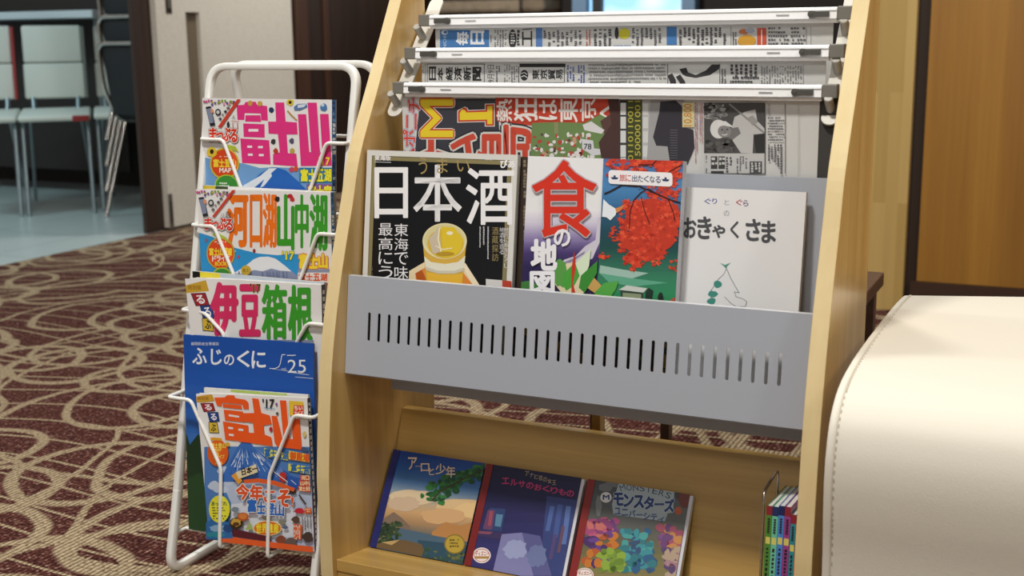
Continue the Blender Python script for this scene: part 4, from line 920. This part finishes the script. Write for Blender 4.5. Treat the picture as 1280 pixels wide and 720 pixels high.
# ================================================================ magazines in the white wire rack
PINK = '#dd3480'; W0 = '#e6e4e2'
def logo(a, x0, y0, x1, y1):
    n = 4; ww = (x1 - x0) / n; bx = [(x0 + i * ww, y0 + (.1 if i % 2 else 0) * (y1 - y0), x0 + (i + 1) * ww, y1 - (0 if i % 2 else .08) * (y1 - y0)) for i in range(n)]
    for c_, b_ in (('#2a2424', .16), ('#f0eeec', .12), ('#d33a22', .055)): a.chars('まっぷる', c_, bx, bold=b_)
def phone_corner(a, dx, dy, k, band):
    f_ = lambda *p: [(dx + x * k, dy + y * k) for x, y in p]
    g = random.Random(2)
    for i in range(26): x, y = g.uniform(78, 310), g.uniform(50, 88); a.poly(g.choice(['#8a3f7a', '#c24a86', '#6a4a9a', '#7a9a3a', '#b8a83a', '#4a4a8a', '#d88aa8']), f_((x, y), (x + 14, y - 3), (x + 16, y + 12), (x + 3, y + 15))); a.lay -= 1
    a.lay += 1
    a.poly('#23242c', f_((102, 108), (140, 102), (172, 238), (135, 245))); a.poly('#8088a0', f_((108, 122), (142, 116), (162, 220), (132, 226))); a.poly('#d8936a', f_((138, 118), (158, 125), (164, 150), (142, 150)))
    a.poly('#c9402c', f_(*band)); 
    c_ = f_((192, 145))[0]; a.ell('#24242a', c_[0], c_[1], 20 * k, 24 * k); a.ell('#c9c8c8', c_[0], c_[1], 12 * k, 14 * k)
    a.chars('電子書籍', '#232328', [[f_((x - 12, y - 2))[0], f_((x + 6, y - 16))[0], f_((x + 18, y))[0], f_((x, y + 14))[0]] for x, y in ((205, 195), (224, 168), (243, 142), (262, 116))], bold=.02)
def fuji(a, peak, base, col, snow, seed, streak=30):
    (pl, pr, py), (bl, br, by) = peak, base
    a.poly(col, [(bl, by), (bl + (pl - bl) * .55, py + (by - py) * .62), (pl, py), ((pl + pr) / 2, py - 4), (pr, py), (pr + (br - pr) * .45, py + (by - py) * .62), (br, by)])
    g = random.Random(seed)
    for i in range(streak):
        t = g.random(); x = pl + (pr - pl) * t; q = g.uniform(.25, .95); ex_ = bl + (br - bl) * t; 
        xa, ya = x + (ex_ - x) * q * q * .8, py + (by - py) * q; wv = g.uniform(3, 9)
        a.poly(snow, [(x - 3, py), (x + 3, py), (xa + wv, ya - 10), (xa, ya), (xa - wv, ya - 14)]); a.lay -= 1
    a.lay += 1
def draw_m1(a):
    a.view(200, 60, 4)
    a.poly('#6f9ed0', [(225, 548), (330, 565), (420, 578), (500, 600), (560, 596), (700, 600), (900, 600), (900, 1100), (180, 1100)])
    a.poly('#2a66ba', [(380, 760), (440, 690), (500, 628), (548, 600), (580, 596), (630, 612), (690, 665), (780, 760), (800, 1100), (300, 1100)])
    for p in ([(412, 690), (500, 640), (545, 602), (585, 600), (540, 640), (470, 700), (420, 740)], [(548, 604), (560, 640), (520, 690), (500, 700), (530, 640)]): a.poly('#dfe6ee', p)
    K = PINK
    a.poly(K, [(383, 286), (420, 284), (428, 270), (478, 268), (486, 284), (536, 290), (540, 364), (506, 362), (504, 328), (424, 326), (422, 360), (388, 360)]); a.poly(K, [(428, 336), (502, 336), (506, 370), (426, 368)])
    a.poly(K, [(416, 377), (523, 381), (524, 448), (419, 445)]); a.poly('#ece6ea', [(443, 405), (492, 405), (492, 418), (443, 418)])
    a.poly(K, [(402, 452), (546, 461), (554, 583), (411, 575)])
    for x, y in ((437, 488), (491, 490), (440, 528), (495, 530)): a.rect('#ece6ea', x, y, x + 24, y + 11)
    a.poly(K, [(577, 272), (621, 272), (629, 368), (685, 372), (689, 432), (634, 432), (640, 526), (682, 528), (689, 592), (566, 583), (566, 530), (600, 522), (590, 430), (544, 428), (541, 368), (581, 368)])
    a.poly(K, [(690, 331), (731, 331), (747, 520), (812, 522), (800, 330), (843, 330), (860, 588), (705, 590)]); a.poly(W0, [(733, 273), (788, 273), (806, 508), (752, 505)]); a.poly(K, [(738, 273), (785, 273), (801, 520), (756, 520)])
    for x, y, c_ in ((452, 276, '#c9974a'), (500, 278, '#c9a04a'), (652, 272, '#3a2a1c'), (558, 310, '#2a3a5c'), (567, 468, '#3a3a3a'), (660, 465, '#55526a'), (580, 515, '#b8402e'), (662, 515, '#b8a24a'), (658, 608, '#c04a6a'), (680, 605, '#c9543a')): a.ell(c_, x, y, 12, 14, 12, .3, x)
    a.ell('#d9c23a', 652, 272, 17, 17, 12, .4); a.ell('#33241a', 652, 272, 8, 8); a.poly('#5a78a8', [(670, 295), (690, 280), (735, 278), (738, 296), (700, 312), (674, 312)]); a.poly('#cfd6e2', [(690, 284), (735, 280), (720, 296), (690, 300)]); a.line('#b8905a', [(640, 315), (660, 338), (684, 360)], 8); a.ell('#4a7ab0', 820, 296, 18, 20, 14, .2); a.ell('#c9d4de', 815, 285, 8, 8)
    a.text("'17", '#f0d23a', (797, 546, 851, 584), bold=.06, out=[('#c04a2a', .12)])
    a.rect('#2a78b8', 698, 598, 880, 672); a.row('富士五湖', '#e6e03a', 704, 606, 860, 666, bold=.05, out=[('#2a5a3a', .09)])
    a.rect('#7a5a9a', 735, 680, 880, 760); a.row('富士宮', '#e6e03a', 742, 688, 862, 748, bold=.05, out=[('#c04a2a', .09)]); a.rect('#c94a7a', 740, 770, 880, 860); a.rect('#3a78b8', 740, 870, 880, 1000)
    a.ell('#c9b83a', 325, 578, 73, 80); a.ell('#d6481f', 325, 578, 66, 72); a.row('富士登山', '#f0d23a', 268, 556, 384, 594, bold=.05); a.text('MAP', '#f4ece4', (300, 600, 358, 622), bold=.04); a.small('#f4dcc8', 300, 540, 352, 552, 9, 3)
    a.poly('#a8b83a', [(330, 480), (380, 492), (396, 520), (350, 505)]); a.ell('#e0c23a', 262, 520, 26, 26, 14, .3); a.ell('#3a261c', 262, 518, 10, 12); a.ell('#a8c23a', 335, 690, 60, 58); a.ell('#3f8f3a', 335, 690, 54, 52); a.small('#e4ead8', 300, 672, 370, 704, 13, 6)
    logo(a, 250, 400, 390, 470)
    a.view(240, 115, 5.76); phone_corner(a, 0, 0, 1, ((330, 52), (356, 52), (214, 258), (190, 252)))
    a.line('#b8402e', [(290, 210), (345, 212)], 4); a.line('#b8402e', [(298, 222), (300, 265)], 4); a.line('#b8402e', [(332, 222), (334, 265)], 4); a.text('人', '#2c2c2c', (290, 165, 318, 195)); a.ell('#2c2c2c', 266, 235, 10, 22, 10, .4)
def draw_m2(a):
    a.view(220, 220, 5.536)
    a.poly('#2f92cf', [(160, 392), (250, 420), (390, 492), (560, 535), (700, 548), (800, 540), (860, 540), (860, 1000), (160, 1000)])
    a.poly('#8a93b0', [(340, 720), (400, 672), (470, 630), (540, 575), (580, 562), (640, 560), (690, 572), (760, 625), (840, 690), (900, 800), (300, 800)]); a.poly('#e4e6ea', [(400, 672), (470, 630), (540, 575), (580, 560), (640, 558), (690, 572), (760, 625), (800, 660), (720, 655), (660, 640), (600, 660), (540, 650), (470, 680)])
    g = random.Random(1)
    for i in range(18): x = g.uniform(420, 800); a.poly('#6d7898', [(x, 660), (x + 8, 660), (x + g.uniform(10, 30), 720), (x + g.uniform(0, 10), 720)]); a.lay -= 1
    a.lay += 1
    O, G_ = '#ee7317', '#3c9a28'
    for ch, b, c_ in (('河', (362, 122, 494, 484), O), ('口', (516, 134, 594, 490), O), ('湖', (606, 124, 692, 494), O), ('山', (706, 134, 814, 506), G_), ('中', (828, 134, 914, 494), G_), ('湖', (930, 130, 1042, 514), G_)): a.text(ch, c_, b, bold=.05); a.lay -= 1
    a.lay += 1
    a.ell('#2a2a2a', 702, 160, 17, 20, 12, .3); a.ell('#b8282a', 790, 140, 22, 16, 14, .3); a.ell('#c03434', 806, 162, 17, 17, 14, .3); a.ell('#8a3a3a', 542, 518, 10, 14); a.ell('#b04a6a', 435, 560, 9, 12); a.ell('#7a6a8a', 210, 445, 10, 14)
    a.text("'17", '#e6dc4a', (738, 522, 818, 578), bold=.08, out=[('#4a7a2a', .16)])
    a.rect('#8b93a8', 845, 645, 1100, 668); a.row('富士山', '#f2d43a', 852, 540, 1052, 636, bold=.07, out=[('#d8501f', .12)]); a.rect('#e4dcd8', 845, 668, 1100, 760); a.row('富士五湖', '#d8582a', 850, 676, 1050, 724, bold=.05); a.rect('#c9502a', 850, 740, 1080, 860)
    a.ell('#b8a83a', 312, 535, 98, 112); a.ell('#dc4a1c', 312, 535, 90, 103); a.row('富士山周遊', '#f2d43a', 232, 498, 392, 548, bold=.05); a.row('ドライブ', '#f6e8da', 252, 552, 376, 590, bold=.04); a.text('BOOK', '#f2d43a', (274, 594, 356, 620), bold=.05); a.small('#f4d8c8', 270, 450, 350, 480, 14, 3)
    a.poly('#a8b83a', [(250, 400), (290, 390), (350, 425), (380, 470), (340, 440), (280, 420)]); a.ell('#b8c23a', 322, 690, 68, 58); a.ell('#3f8f3a', 322, 692, 60, 52); a.ell('#c9a83a', 488, 652, 34, 34); a.text('富士', '#6a4a1c', (466, 640, 510, 664)); a.ell('#d4e6f2', 416, 520, 4, 4)
    logo(a, 202, 290, 396, 376)
    a.view(240, 230, 5.76); phone_corner(a, -50, -10, 1, ((350, 46), (374, 46), (216, 250), (200, 242)))
    a.text('忍', '#2c2c2c', (246, 200, 284, 244)); a.small('#8a8a8a', 214, 210, 236, 246, 11, 4)
def ruru(a, q):
    for (c_, t, tc), p in zip((('#9c2430', 'る', '#f2eeee'), ('#24408a', 'る', '#f2eeee'), ('#d8b83a', 'ぶ', '#22222a')), q):
        cx = sum(x for x, _ in p) / 4; cy = sum(y for _, y in p) / 4
        a.poly('#2a2430', [(cx + (x - cx) * 1.12, cy + (y - cy) * 1.12) for x, y in p]); a.poly(c_, p); a.text(t, tc, [(cx + (x - cx) * .6, cy + (y - cy) * .72) for x, y in p], bold=.03)
def draw_m3(a):
    a.view(210, 340, 5.536)
    a.poly('#c9a030', [(100, 104), (130, 90), (262, 56), (284, 132), (200, 140), (128, 146)]); a.row('特別版', '#7a4a1c', 136, 92, 232, 124)
    ruru(a, [[(164, 152), (256, 148), (282, 226), (196, 232)], [(226, 236), (302, 230), (320, 318), (246, 322)], [(240, 324), (310, 318), (314, 408), (246, 402)]])
    a.text('伊', '#d42f62', (306, 80, 478, 430), bold=.055); a.text('豆', '#d42f62', (502, 94, 634, 436), bold=.055); a.text('箱', '#3a9a2a', (656, 92, 818, 458), bold=.035); a.text('根', '#3a9a2a', (838, 98, 996, 486), bold=.04)
    a.text("'17", '#1c1c20', (572, 82, 642, 142), bold=.04, out=[('#e8d24a', .08)])
    a.rect('#8a93a8', 280, 470, 1010, 900)
def spine_black(a):
    W_ = a.w; a.loc('#17161a', [(0, .66), (1, .66), (1, 1), (0, 1)]); a.loc('#31457e', [(0, .35), (1, .35), (1, .66), (0, .66)]); a.loc('#5a2a4a', [(0, 0), (1, 0), (1, .35), (0, .35)])
    g = random.Random(3); y = .97
    while y > .05:
        h_ = g.uniform(.018, .03); a.loc('#d8d6d4', [(.25, y - h_), (.75, y - h_), (.75, y), (.25, y)]); y -= h_ + g.uniform(.006, .02)
def spine_blue(a):
    a.loc('#2f6aa8', [(0, 0), (1, 0), (1, 1), (0, 1)]); g = random.Random(9); y = .99
    while y > .02: h_ = g.uniform(.008, .02); a.loc(g.choice(['#e2e6ea', '#b8d0e4', '#1f3f78', '#6a9ac8']), [(g.uniform(.05, .3), y - h_), (g.uniform(.6, .95), y - h_), (g.uniform(.6, .95), y), (g.uniform(.05, .3), y)]); y -= h_ + g.uniform(.004, .02)
def draw_blue_mag(a):
    for i, c_ in enumerate(ramp_cols(['#1b4fa6', '#1f56ae', '#2a62b6', '#3f78c2', '#5a8ec8', '#7aa4cc'], 16)): a.loc(c_, [(0, 0), (1, 0), (1, 1 - i / 16), (0, 1 - i / 16)])
    a.loc('#1f3a24', [(0, 0), (1, 0), (1, .3), (.5, .28), (.2, .42), (.1, .5), (.03, .44), (0, .5)]); a.loc('#27492a', [(0, 0), (1, 0), (1, .16), (.4, .2), (.1, .3), (0, .26)])
    a.view(210, 340, 5.536); F_ = '#e6ecf4'
    a.row('静岡県総合情報誌', F_, 160, 485, 354, 508)
    a.chars('ふじのくに', F_, [(172, 526, 268, 636), (300, 534, 372, 640), (390, 572, 458, 644), (482, 545, 566, 656), (582, 548, 676, 664)], bold=.025)
    a.line(F_, [(812, 572), (792, 572), (786, 590), (780, 630), (768, 656), (742, 668), (705, 667)], 5); a.line(F_, [(705, 667), (820, 684), (980, 712)], 2); a.small(F_, 826, 572, 930, 590, 14, 2)
    a.text('vol.', F_, (786, 660, 824, 678)); a.text('25', F_, (830, 606, 956, 698))
    a.view(200, 460, 5.536); a.line(F_, [(940, 62), (1060, 72)], 3); a.line(F_, [(900, 30), (1035, 48)], 2)
def draw_m5(a):
    a.view(240, 580, 6.541)
    a.poly('#4f7fc0', [(100, -140), (1000, -140), (1000, 700), (100, 700)]); a.poly('#b9c6de', [(230, 120), (560, 60), (1000, 200), (1000, 700), (300, 700), (320, 320)]); a.poly('#dde0ea', [(320, 330), (560, 300), (1000, 420), (1000, 600), (330, 600)])
    for cx, cy, rx, ry in ((260, 60, 50, 40), (300, 150, 40, 30), (180, 180, 50, 40), (240, 210, 60, 30)): a.ell('#c3d0e4', cx, cy, rx, ry, 14, .4, cx)
    a.view(240, 480, 6.541)
    a.poly('#3a6ebc', [(230, 800), (300, 640), (370, 520), (410, 470), (470, 468), (520, 530), (640, 640), (900, 800)])
    g = random.Random(6)
    for i in range(70):
        t = g.random(); x0 = 412 + 56 * t; xb = 230 + 660 * t; q = g.uniform(.1, .7); q2 = q + g.uniform(.1, .25); f_ = lambda q: (x0 + (xb - x0) * q, 472 + 330 * q)
        (ax, ay), (bx_, by_) = f_(q), f_(q2); wv = g.uniform(2, 7); a.poly(g.choice(['#e6ecf4', '#a9c2e4', '#1f4a98', '#cfdcee']), [(ax, ay), (bx_ + wv, by_), (bx_ - wv, by_)]); a.lay -= 1
    a.lay += 1
    a.poly('#c9972c', [(10, 108), (90, 92), (166, 84), (186, 138), (100, 150), (30, 146)]); a.row('特別版', '#7a4a1c', 44, 104, 140, 132)
    ruru(a, [[(76, 160), (170, 158), (188, 218), (102, 224)], [(132, 234), (212, 232), (224, 302), (150, 306)], [(142, 314), (206, 318), (220, 396), (146, 394)]])
    O = '#ee5a1e'
    a.poly(O, [(184, 110), (270, 108), (292, 90), (350, 92), (356, 114), (440, 128), (464, 150), (468, 206), (424, 202), (414, 166), (246, 152), (246, 184), (208, 176)]); a.poly(O, [(252, 160), (408, 174), (414, 206), (256, 190)])
    a.poly(O, [(262, 208), (420, 224), (436, 312), (274, 296)]); a.poly(W0, [(304, 246), (390, 260), (390, 274), (304, 262)])
    a.poly(O, [(256, 304), (464, 338), (470, 474), (276, 454)])
    for x, y in ((300, 348), (384, 362), (306, 404), (388, 412)): a.poly(W0, [(x, y), (x + 40, y + 5), (x + 40, y + 22), (x, y + 17)])
    a.view(315, 490, 6.541)
    a.poly(O, [(5, 48), (58, 55), (80, 170), (150, 190), (166, 262), (100, 270), (106, 345), (162, 368), (174, 442), (0, 416), (-100, 404), (-108, 318), (-10, 332), (22, 332), (12, 250), (-70, 238), (-84, 172), (22, 170)])
    a.poly(O, [(164, 192), (208, 196), (252, 372), (338, 384), (330, 212), (394, 220), (412, 472), (214, 446), (190, 410)]); a.poly(W0, [(226, 66), (290, 68), (316, 362), (258, 372)]); a.poly(O, [(232, 66), (285, 68), (312, 374), (262, 376)])
    a.text("'17", '#17181c', (92, 56, 186, 128), bold=.05); a.line('#3a8ab8', [(104, 128), (190, 136)], 5); a.ell('#8a5a9a', 205, 98, 10, 13, 9, .4); a.ell('#b8283a', 160, 304, 14, 20, 10, .4); a.ell('#5a4a3a', 212, 174, 12, 12, 9, .4)
    a.poly('#e6c23a', [(308, 70), (424, 78), (426, 196), (312, 188)]); a.poly('#d4402a', [(348, 104), (426, 108), (426, 190), (342, 186)]); a.text('ちい', '#f2ecdc', (352, 110, 420, 146), bold=.04); a.text('サイズ', '#f2ecdc', (352, 154, 424, 182), bold=.03)
    a.ell('#d9c27a', 436, 344, 16, 24, 10, .3); a.poly('#4a5a7a', [(405, 462), (430, 444), (470, 468), (466, 484), (420, 480)])
    Y_ = '#e6dc3c'
    a.poly(Y_, [(106, 456), (306, 500), (302, 558), (110, 522)]); a.chars('富士五湖', '#2a6ab0', [(112 + i * 48, 462 + i * 8, 156 + i * 48, 524 + i * 8) for i in range(4)], bold=.05)
    a.poly('#f0d03a', [(310, 478), (482, 508), (480, 574), (306, 546)]); a.chars('御殿場', '#e0602a', [(318 + i * 54, 488 + i * 8, 366 + i * 54, 552 + i * 8) for i in range(3)], bold=.05)
    a.poly(Y_, [(306, 582), (496, 612), (494, 672), (304, 640)]); a.chars('富士宮', '#2a6ab0', [(326 + i * 52, 586 + i * 10, 374 + i * 52, 642 + i * 10) for i in range(3)], bold=.05)
    a.view(240, 480, 6.541); a.ell('#e0601c', 220, 562, 86, 108); a.poly('#e0a02a', [(160, 432), (250, 440), (252, 462), (162, 456)]); a.row('富士登山', '#f2dc5a', 162, 480, 284, 520, bold=.04); a.text('MAP', '#f2dc5a', (188, 524, 250, 548), bold=.04); a.text('&', '#f2dc5a', (206, 552, 230, 572)); a.row('ドライブ', '#f2dc5a', (186), 576, 276, 604, bold=.03); a.text('BOOK', '#f2dc5a', (204, 632, 258, 652), bold=.03); a.poly('#d8b03a', [(270, 490), (300, 470), (325, 490), (300, 510)])
    a.view(315, 585, 6.541)
    a.poly('#2a5ab0', [(300, 60), (400, 80), (410, 130), (360, 175), (300, 150)]); a.ell('#c0342a', 262, 70, 30, 44, 12, .3); a.line('#e8eaf0', [(180, 20), (300, 110)], 6); a.line('#e8eaf0', [(330, 95), (370, 130)], 5)
    for i, t in enumerate(('河口湖', '山中湖', '富士吉田')): a.poly('#d8482a', [(405 - 8 * i, 52 + 44 * i), (560, 70 + 46 * i), (560, 112 + 46 * i), (405 - 8 * i, 94 + 44 * i)]); a.row(t, '#f2ddb0', 412 - 8 * i, 58 + 44 * i, 512 - 6 * i, 94 + 44 * i, bold=.04)
    a.ell('#4a3a34', 336, 192, 40, 18, 14, .2); a.line('#4a3a34', [(395, 215), (450, 290)], 12); a.ell('#c9283a', 400, 345, 42, 24, 14, .4); a.rect('#d8602a', 440, 320, 560, 368); a.small('#f2ddb0', 446, 326, 510, 364, 18, 2)
    for x in (418, 440, 462, 486): a.small('#2a2a2c', x, 392, x + 14, 500, 14, x, True, .95)
    a.ell('#5a4438', 370, 418, 34, 28, 10, .4); a.ell('#8a8a78', 258, 436, 28, 22, 12, .3); a.poly('#d8602a', [(352, 450), (424, 462), (414, 580), (352, 572)]); a.small('#f0e4d8', 356, 462, 418, 576, 14, 3, True); a.ell('#5a6a8a', 285, 480, 24, 14, 10, .3); a.ell('#4a3a34', 470, 560, 50, 40, 10, .4); a.ell('#8a4a34', 250, 585, 44, 36, 10, .4); a.ell('#6a5a54', 330, 600, 50, 34, 10, .4); a.ell('#7a6a5a', 130, 400, 40, 14, 10, .3)
    a.ell('#f0e4b0', 140, 486, 116, 62); a.ell('#e0701f', 140, 486, 110, 56); a.row('世界遺産', '#f2e23c', 46, 450, 234, 522, bold=.04)
    a.poly('#5a1f2c', [(-170, 550), (-130, 490), (0, 520), (160, 552), (176, 594), (0, 572), (-180, 546)]); a.poly('#e8602a', [(-230, 545), (0, 578), (400, 625), (560, 640), (560, 760), (-260, 720)])
    a.view(240, 580, 6.541)
    a.poly('#2c6aa8', [(130, 470), (220, 430), (330, 480), (350, 600), (130, 610)]); a.ell('#8ab0d0', 230, 520, 70, 30, 16, .4); a.ell('#1f4a80', 310, 520, 40, 34, 12, .3); a.ell('#2a8a9a', 210, 570, 80, 24, 14, .4)
    a.ell('#e6e23a', 240, 362, 86, 112); a.text('あっぱれ', '#2a5a34', (176, 300, 300, 334), bold=.03)
    for i in range(5): a.small('#3a3a2a', 180 + i * 3, 346 + 22 * i, 302 - i * 3, 364 + 22 * i, 18, i)
    a.ell('#3a2a1c', 378, 478, 54, 48); a.ell('#c9a040', 378, 470, 40, 34, 12, .4); a.ell('#5a3a1c', 378, 484, 26, 16); a.ell('#b8562a', 434, 424, 46, 34); a.ell('#d8803a', 434, 420, 34, 24); a.poly('#a8b86a', [(450, 530), (490, 466), (520, 530)]); a.ell('#7a8a98', 372, 366, 30, 24, 12, .3)
    a.poly('#e8a03a', [(340, 90), (380, 60), (430, 130), (400, 160)]); a.poly('#e6d8b0', [(376, 60), (540, -6), (556, 60), (400, 116)]); a.text('日本一', '#241c18', [(420, 30), (548, 0), (556, 56), (430, 88)], bold=.04)
    a.poly('#e2602a', [(440, 122), (556, 110), (700, 130), (860, 190), (850, 220), (690, 166), (556, 144), (446, 152)])
    OO = [('#f4f0ee', .10)]
    a.chars('今年こそ', '#e2562a', [(382, 160, 482, 282), (496, 168, 594, 290), (610, 214, 700, 306), (720, 206, 820, 338)], bold=.05, out=OO); a.text('!', '#e2562a', (830, 262, 850, 340), bold=.04, out=OO)
    a.chars('富士登山', '#2a6ac0', [(474, 282, 544, 382), (552, 300, 618, 398), (624, 312, 694, 406), (700, 326, 770, 416)], bold=.05, out=OO)
RG = 'travel magazines in the white wire rack'
booklet('magazine', 'travel magazine with huge pink kanji in the top tier of the white rack', 'magazine', -1.1555, (1.390, .412), (1.4085, .6765), .2205, .010, W0, '#2f6aa8', group=RG, draw=draw_m1, draw_spine=spine_blue)
class flare:
    """a lifted upper-left corner, kept linear between its own fold lines"""
    def __init__(s, amt, w0, h0):
        s.xs = [w0 * i / 14 for i in range(1, 15)]; s.ys = [h0 * (.15 + .85 * i / 18) for i in range(0, 19)]
        s.a = amt; s.w0 = w0; s.h0 = h0
    def __call__(s, x, y):
        t = max(0., min(14., x / s.w0 * 14)); i = min(13, int(t)); q = t - i; g = lambda k: (1 - k / 14) ** 2
        fx = g(i) * (1 - q) + g(i + 1) * q if x < s.w0 else 0.
        u = max(0., min(18., (y / s.h0 - .15) / .85 * 18)); j = min(17, int(u)); r_ = u - j; h = lambda k: (k / 18) ** 1.2
        return s.a * fx * (h(j) * (1 - r_) + h(j + 1) * r_)
booklet('magazine', 'travel magazine with orange and green kanji in the second tier of the white rack', 'magazine', -1.1375, (1.360, .292), (1.3775, .5495), .2205, .008, W0, '#2c4a80', group=RG, draw=draw_m2, draw_spine=spine_blue, bend=flare(.010, .06, .257), tilt=.022)
booklet('magazine', 'magazine with a yellow corner peeking out behind the orange and green one', 'magazine', -1.146, (1.3695, .292), (1.3870, .5535), .2215, .0055, W0, '#8a8f6a', group=RG, draw=lambda a: (a.loc('#c9b23a', [(0, .96), (.16, .96), (.16, 1), (0, 1)]), a.loc('#3a4a2a', [(.10, .96), (.2, .96), (.2, 1), (.10, 1)])))
booklet('magazine', 'travel magazine with pink and green kanji in the third tier of the white rack', 'magazine', -1.1325, (1.327, .168), (1.3445, .4275), .2175, .010, W0, '#17161a', group=RG, draw=draw_m3, draw_spine=spine_black, bend=flare(.017, .07, .26), tilt=.025)
booklet('magazine', 'white-edged magazine with a yellow and black corner behind the pink and green one', 'magazine', -1.149, (1.3385, .168), (1.3560, .4335), .2245, .006, '#c9c8c4', '#8a8f9a', group=RG, draw=lambda a: (a.loc('#1c1c1c', [(0, .955), (.06, .955), (.06, 1), (0, 1)]), a.loc('#e2d23a', [(.06, .955), (.22, .955), (.22, 1), (.06, 1)]), a.loc('#b8c4d0', [(.22, .97), (1, .97), (1, 1), (.22, 1)])))
booklet('magazine', 'plain blue booklet with white hiragana title in the bottom tier of the white rack', 'magazine', -1.1385, (1.3005, .064), (1.3275, .347), .2215, .003, '#1b4fa6', '#1b3f86', group=RG, draw=draw_blue_mag, tilt=.035)
booklet('magazine', 'white booklet with a pale green strip peeking out above the orange kanji magazine', 'magazine', -1.093, (1.2925, .064), (1.3125, .2775), .176, .0030, '#e2e0da', '#d0cec8', group=RG, draw=lambda a: a.view(200, 460, 5.536).poly('#a9c25a', [(490, 146), (690, 160), (690, 182), (490, 166)]).poly('#b9cc7a', [(690, 160), (880, 176), (880, 192), (690, 182)]), tilt=.055)
booklet('magazine', 'small-format travel magazine with orange kanji and a mountain, front of the bottom tier', 'magazine', -1.0885, (1.2820, .064), (1.3025, .2730), .1805, .0070, W0, '#17161a', group=RG, draw=draw_m5, draw_spine=spine_black, bend=flare(.0085, .05, .2), tilt=.072)

# ================================================================ next room: table, white linked chairs, stacked black chairs
GT = C('#8f9ba0', .35, .6); CW = C('#ced4cc', .55); CR = C('#8e1f1f', .5); CG = C('#5d645f', .5); BLK = C('#14181c', .55); 
struct(MB().box(-8.5, -3.42, 5.0, 5.1, 0, 2.6).build('wall_tile_room', C('#3a3430', .8)))
lt = thing('long_table', 'white-topped long table behind the white chairs', 'table', (-5.2, 4.55, 0))
MB().box(-6.6, -4.24, 4.42, 4.74, .868, .904).build('table_top', C('#c9d3d8', .4), lt, bevel=.004)
MB().box(-6.55, -4.30, 4.66, 4.68, .12, .868).build('dark_panel', C('#2a2320', .7), lt)  # dark upright sheet below the table top
for x in (-6.4, -4.4): MB().cyl((x, 4.62, 0), (x, 4.62, .868), .02, .02, 12).build('leg', GT, lt)
def white_chair(root, side, badge):
    st_ = MB().box(-.152, .152, -.21, .15, .425, .452, 0, lambda x, y, z: (x, y, z + .02 * (y + .2) - (.012 if y < 0 else 0))).build('seat', CW, root, bevel=.012, seg=3, smooth=True, world=False)
    if badge: MB().box(.075, .146, -.222, -.205, .412, .438).build('seat_badge', CR, st_, bevel=.003, world=False)
    fb = lambda x, y, z: (x, y + (z - .5) * .20 + .03 * math.cos(x * 5) - .03, z)
    bk_ = MB().box(-.134, .134, .15, .172, .50, .662, 0, fb).box(-.130, .130, .148, .170, .665, .835, 0, fb).build('backrest', CW, root, bevel=.012, seg=3, smooth=True, world=False)
    MB().box(.131, .146, .125, .176, .50, .83, 0, fb).build('side_trim', side, bk_, bevel=.004, world=False)
    for sx in (-1, 1):
        MB().tube(fillet([(sx * .10, .10, .42), (sx * .138, -.13, .42), (sx * .138, -.215, .0)], .05, 5), .0095, 10).build('leg', GT, root, smooth=True, world=False)
        MB().tube([(sx * .11, .0, .42), (sx * .138, .36, .0)], .008, 10).build('leg', GT, root, smooth=True, world=False)
        MB().tube([(sx * .095, .10, .425), (sx * .10, .165, .52)], .011, 8).build('back_support', GT, root, smooth=True, world=False)
def chair_at(x, y, rz, label, side, group):
    o = thing('linked_chair', label, 'chair', (0, 0, 0), group); white_chair(o, side, side is CG); o.location = (x, y, 0); o.rotation_euler = (0, 0, rz); return o
G_ = 'white linked chairs in the next room'
chair_at(-4.291, 4.199, .758, 'white chair with grey side trim, next to the stack of black chairs', CG, G_)
chair_at(-4.291 - .224, 4.199 - .212, .758, 'white chair with red side trim, farthest from the stack of black chairs', CR, G_)
chair_at(-4.291 + .20, 4.199 + .25, .758, 'white chair half hidden behind the black stacked chairs', CG, G_)
def black_chair(root):
    # faces +y; back towards -y
    fb = lambda x, y, z: (x * (1 if z > .6 else .93), y - .10 * (z - .45) - .012 * math.cos(x * 7), z)
    MB().box(-.184, .184, -.225, -.207, .44, .742, 0, fb).build('backrest', BLK, root, bevel=.009, seg=3, smooth=True, world=False)
    MB().box(-.18, .18, -.19, .19, .425, .450).build('seat', BLK, root, bevel=.012, seg=3, smooth=True, world=False)
    pts = fillet([(-.165, -.10, .415), (-.172, -.20, .425), (-.192, -.245, .56), (-.192, -.262, .75), (.192, -.262, .75), (.192, -.245, .56), (.172, -.20, .425), (.165, -.10, .415)], .045, 6)
    MB().tube(pts, .010, 10).build('back_frame', CHROME, root, smooth=True, world=False)
    for sx in (-1, 1):
        MB().tube([(sx * .172, -.15, .415), (sx * .195, -.285, .0)], .010, 10).build('leg', CHROME, root, smooth=True, world=False)
        MB().tube([(sx * .172, .13, .415), (sx * .195, .20, .0)], .010, 10).build('leg', CHROME, root, smooth=True, world=False)
        MB().tube([(sx * .172, -.16, .413), (sx * .172, .14, .413)], .010, 10).build('seat_rail', CHROME, root, smooth=True, world=False)
src = None
nm_ = ['lowest', 'second from the floor', 'third from the floor', 'topmost']
for i in range(4):
    if src is None:
        src = thing('stacking_chair', '', 'chair', (0, 0, 0)); black_chair(src); o = src
    else:
        o = src.copy(); COL.objects.link(o)
        for ch in src.children:
            c = ch.copy(); COL.objects.link(c); c.parent = o
    tag(o, 'black chrome-framed stacking chair, ' + nm_[i] + ' in the stack by the doorway', 'chair', 'stack of black chairs')
    o.location = (-3.70, 4.34 + .012 * i, .112 * i); o.rotation_euler = (0, 0, 0)
